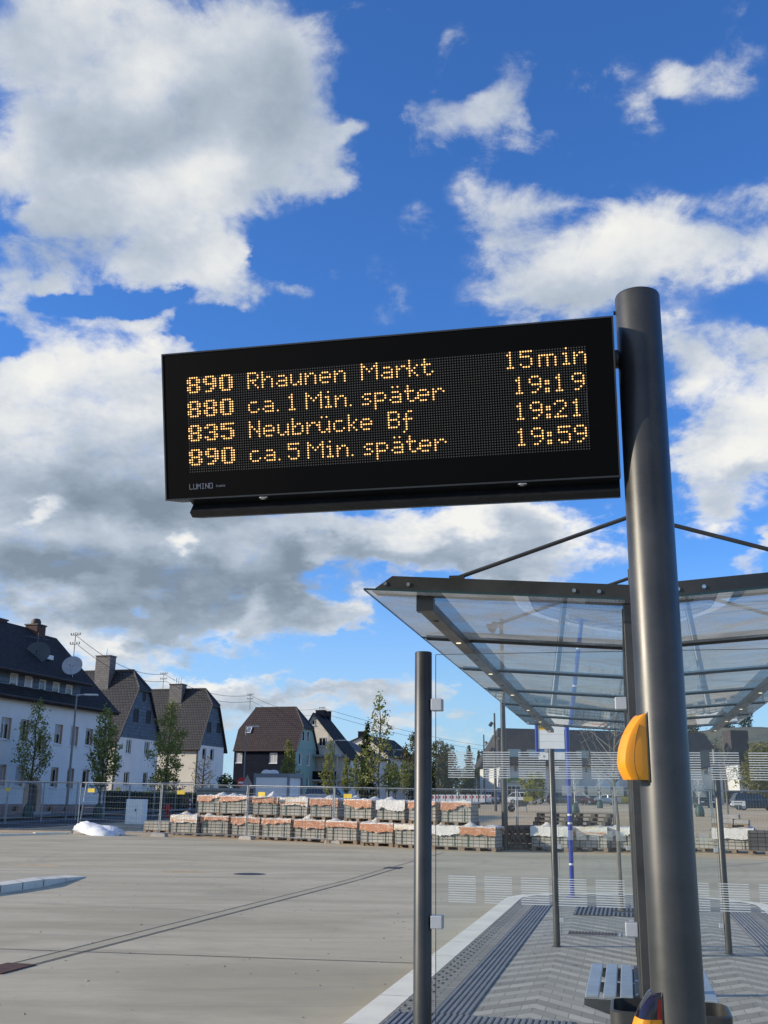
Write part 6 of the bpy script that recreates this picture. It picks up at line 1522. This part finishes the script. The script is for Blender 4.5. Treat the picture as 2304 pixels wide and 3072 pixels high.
for s_ in (-1, 1):
    mb = MB(); mb.tube([(.62*k_, s_*.1, .2*k_), (0, s_*.25, .34*k_), (-.95*k_, s_*.36, .68*k_)], .03, 6); mb.tube([(-.15*k_, s_*.28, .36*k_), (-.22*k_, s_*.3, 0)], .03, 6); mb.build('handle', M_STEEL, r_)
for k in range(9):
    p = cpos(1306+20*k, 2404, 120+1.5*k); r_ = empty('barrier_board', tuple(p), R(-8), 'red and white barrier board, '+ORD[k]+' from the left of the row behind the pallets', 'barrier', 'row of traffic barriers')
    mb = MB(); mb.box(-.34, .34, -.03, .03, .25, 1.15); bo = mb.build('board', M_UPVC, r_)
    mb = MB()
    mb.box(-.34, -.18, -.034, -.03, .72, 1.0); mb.build('red_field', M_RED, bo); mb = MB(); mb.box(.10, .26, -.034, -.03, .72, 1.0); mb.build('red_field', M_RED, bo)
    mb = MB(); mb.box(-.3, .3, -.2, .2, 0, .12); mb.build('foot', M_RUB, r_)

# ------------------------------------------------------------------ long building, hillside
LB_Y = 168; p0 = at(1509, 2400, LB_Y); p1 = at(2172, 2400, LB_Y+6); p0.z = zt(p0.x, p0.y)
dv = Vector((p1.x-p0.x, p1.y-p0.y, 0)); LBL = dv.length; ang = math.atan2(dv.y, dv.x); dv.normalize(); nb = Vector((dv.y, -dv.x, 0))
r_ = empty('long_building', tuple(p0), ang, 'long white two-storey building with a huge dark roof behind the car park', 'building')
def lb(u, v, d=0.0): p = onplane(u, v, p0-nb*d, nb)-p0; return p.dot(dv), p.z
ze = lb(*z3(1100, 592))[1]; zr_ = lb(*z3(1080, 302), 7)[1]; zf = lb(*z3(1040, 766))[1]
def Pl(a, z, d): return Vector((a, d, z))
def rl(x0, x1, y0, y1, f): a0, z1_ = lb(*f(x0, y0)); a1, z0_ = lb(*f(x1, y1)); return (a0, a1, z0_, z1_)
M_LBW = pm('pale_wall', (.58, .57, .53), .9, 0, .06, .6, .2, 8); M_LBR = brickmat('slate_roof', (.040, .036, .034), (.062, .056, .052), (.02, .018, .017), .5, .35, .75, .5, .03)
wn_ = [rl(*q, z4b) for q in ((172,218,640,732),(716,742,645,680),(1055,1095,660,745),(1200,1245,668,742),(1292,1340,678,742))]+[rl(*q, zr) for q in ((345,405,800,885),(445,505,800,885))]
gd_ = [(a, a+2.6, .1, zf-1.2) for a in (LBL*.30, LBL*.37, LBL*.46, LBL*.55, LBL*.66, LBL*.76, LBL*.87)]
mb = MB(); holed(mb, Pl, 0, LBL, -.6, ze, [h for h in wn_+gd_ if h[1] > h[0]], .25); mb.build('front_wall', [M_LBW, M_GREYREV], r_, fix=False)
mb = MB(); mb.quad((0, 0, -.6), (0, 14, -.6), (0, 14, ze), (0, 0, ze)); mb.build('end_wall', M_LBW, r_, fix=False)
for i, h in enumerate(wn_): window(r_, Pl, h, .2, blind=.35 if i % 2 else 0, fw=.12)
for h in gd_: window(r_, Pl, h, .2, sill=False, fw=.14, frame=M_CABG)
mb = MB(); hx_ = 3.2
slab(mb, [(-.8, -.8, ze-.2), (LBL+.8, -.8, ze-.2), (LBL+.8, 7, zr_), (hx_*.4, 7, zr_)], .3); slab(mb, [(-.8, 14.8, ze-.2), (hx_*.4, 7, zr_), (LBL+.8, 7, zr_), (LBL+.8, 14.8, ze-.2)], .3); slab(mb, [(-.8, -.8, ze-.2), (hx_*.4, 7, zr_), (-.8, 14.8, ze-.2)], .3)
rf = mb.build('roof', M_LBR, r_)
for (u, v) in (z3(1025, 520), z3(1187, 524), z4b(1005, 525)):
    a, z = lb(u, v, 2.0); mb = MB(); mb.box(a-.9, a+.9, .6, 1.9, z-.9, z+.7); mb.build('roof_window', pm('sky_pane', (.25, .28, .30)), rf)
q = rl(975, 1088, 726, 766, z3); mb = MB(); mb.box(q[0], q[1], -.35, -.03, q[2], q[3]); sg = mb.build('shop_sign', pm('sign_green', (.10, .20, .03), .5, 0, .05, 2), r_)
G5 = {'n': ['....', '....', '###.', '#..#', '#..#'], 'f': ['.##', '#..', '###', '#..', '#..'], 'e': ['....', '.##.', '####', '#...', '.###'], 'l': ['#', '#', '#', '#', '#'], 'd': ['...#', '...#', '.###', '#..#', '.###']}
mb = MB(); xx = q[0]+(q[1]-q[0])*.22; px_ = (q[1]-q[0])*.70/28
for ch in 'nfelde':
    for r, row in enumerate(G5[ch]):
        for c, s_ in enumerate(row):
            if s_ == '#': mb.box(xx+c*px_, xx+(c+1)*px_, -.38, -.351, q[3]-.35-(r+1)*px_*1.2, q[3]-.35-r*px_*1.2)
    xx += (len(G5[ch][0])+1)*px_
mb.build('lettering', M_UPVC, sg)
a = rl(975, 1090, 790, 850, z3); mb = MB(); mb.box(a[0], a[1], -.12, -.02, 0.1, a[3]); en = mb.build('entrance', M_PANE, r_)
mb = MB(); mb.box(a[0], a[1], -.16, -.12, a[3]-.12, a[3])
for k in range(4): xx = a[0]+(a[1]-a[0]-.1)*k/3; mb.box(xx, xx+.1, -.16, -.12, .1, a[3]-.12)
mb.build('door_frame', M_UPVC, en)
mb = MB(); mb.box(LBL*.3, LBL*.95, -1.8, -.02, zf-.9, zf-.55); mb.build('canopy', M_CABG, r_)
mb = MB(); mb.box(LBL*.42, LBL*.52, -.09, -.01, zf-.5, zf+.9); mb.build('white_fascia', M_WHITEP, r_)
# white gabled block at the right end
x0, zt4 = lb(*zr(620, 765)); x1, zb4 = lb(*zr(980, 1130)); mb = MB(); mb.box(x0, x1, -5.0, -.01, zb4, zt4); bk = mb.build('white_block', M_LBW, r_)
for xx in (x0+.3, x1-.5): mb = MB(); mb.box(xx, xx+.25, -4.9, -4.65, -.6, zb4); mb.build('support', M_CABG, bk)
h = rl(815, 880, 800, 890, zr); mb = MB(); mb.box(h[0], h[1], -5.08, -5.0, h[2], h[3]); mb.build('window', M_PANE, bk)
h = rl(710, 768, 805, 890, zr); mb = MB(); mb.box(h[0], h[1], -5.06, -5.0, h[2], h[3]); mb.build('dark_plate', pm('sage_plate', (.12, .14, .11), .7), bk)
a, z5 = lb(*zr(810, 250), 6); mb = MB(); mb.box(a-1.6, a+1.6, 5, 8, 2, z5); mb.build('chimney', pm('dark_brick', (.055, .04, .038), .9, 0, .2, 2), r_)
# wooded hillside far behind, at the right
m, nt, b = newmat('hill_meadow'); tc = nt.new('ShaderNodeTexCoord'); n = nt.noise(tc.outputs['Object'], .035, 8, .65)
nt.put(b.inputs['Base Color'], nt.ramp(n, [(.35, (.055, .065, .045)), (.5, (.095, .10, .07)), (.68, (.14, .125, .085))])); b.inputs['Roughness'].default_value = 1.0; nt.put(b.inputs['Normal'], nt.bump(n, 1.0, 2.0))
mb = MB(); nx, ny = 40, 16; vs = []
for j in range(ny+1):
    for i in range(nx+1):
        x = -40+i*9.0; y = 300+j*24.0; t = j/ny
        hgt = 44*(math.sin(t*math.pi*.5)**1.2)*clamp((x-55)/150)**.8 + 3*math.sin(i*.7+j)*t
        vs.append((x, y, zt(x, 260)+hgt))
mb.add(vs, [(j*(nx+1)+i, j*(nx+1)+i+1, (j+1)*(nx+1)+i+1, (j+1)*(nx+1)+i) for j in range(ny) for i in range(nx)])
tag(mb.build('hillside', m, smooth=True), kind='structure')
rg = random.Random(77)
for k in range(9):
    x = 150+k*19+rg.uniform(-5, 5); y = 640; z = zt(x, 260)+44*clamp((x-55)/150)**.8-2
    plant('hill_tree', ORD[k]+' from the left of the dark trees on the hilltop', (x, y, z), rg.uniform(11, 17), rg.uniform(9, 14), 2, 'round' if k % 3 else 'cone', 300+k, leaves=900, ls=1.3, tr=.5, leaf=L_DARK if k % 2 else L_HEDGE, group='trees on the hilltop')
for k in range(14):
    u = 1900+k*32; p = cpos(u, 2400, 205+rg.uniform(0, 40))
    plant('far_tree', 'bare brown tree, '+(ORD+['thirteenth', 'fourteenth'])[k]+' from the left behind the long building', p, rg.uniform(11, 16), rg.uniform(7, 10), 2, 'birch', 330+k, leaves=900, ls=.6, tr=.3, leaf=L_BIRCH, group='trees behind the long building')

# grit, dry leaves and crumbs lying on the yard and the island
mb = MB(); rg = random.Random(5)
for k in range(420):
    if k < 330: x, y = rg.uniform(-9, 3), rg.uniform(7, 30); z = zt(x, y)+.008; a_, b_ = to_isl((x, y))
    else:
        a_, b_ = rg.uniform(-.9, 2.6), rg.uniform(3.0, 12); p = isl(a_, b_); x, y, z = p.x, p.y, .006
    if k < 330 and -1.5 < a_ < 3.5: continue
    r0 = rg.uniform(.006, .022); n = rg.choice((3, 4, 5)); a0 = rg.random()*6.28; hh = rg.uniform(.003, .012)
    ring = [(x+r0*math.cos(a0+2*math.pi*i/n)*rg.uniform(.6, 1.4), y+r0*math.sin(a0+2*math.pi*i/n), z) for i in range(n)]
    mb.add(ring+[(x, y, z+hh)], [(i, (i+1) % n, n) for i in range(n)])
tag(mb.build('grit', pm('grit', (.10, .085, .07), .9, 0, .5, .8, alt=(.40, .37, .31)), fix=False), kind='stuff')
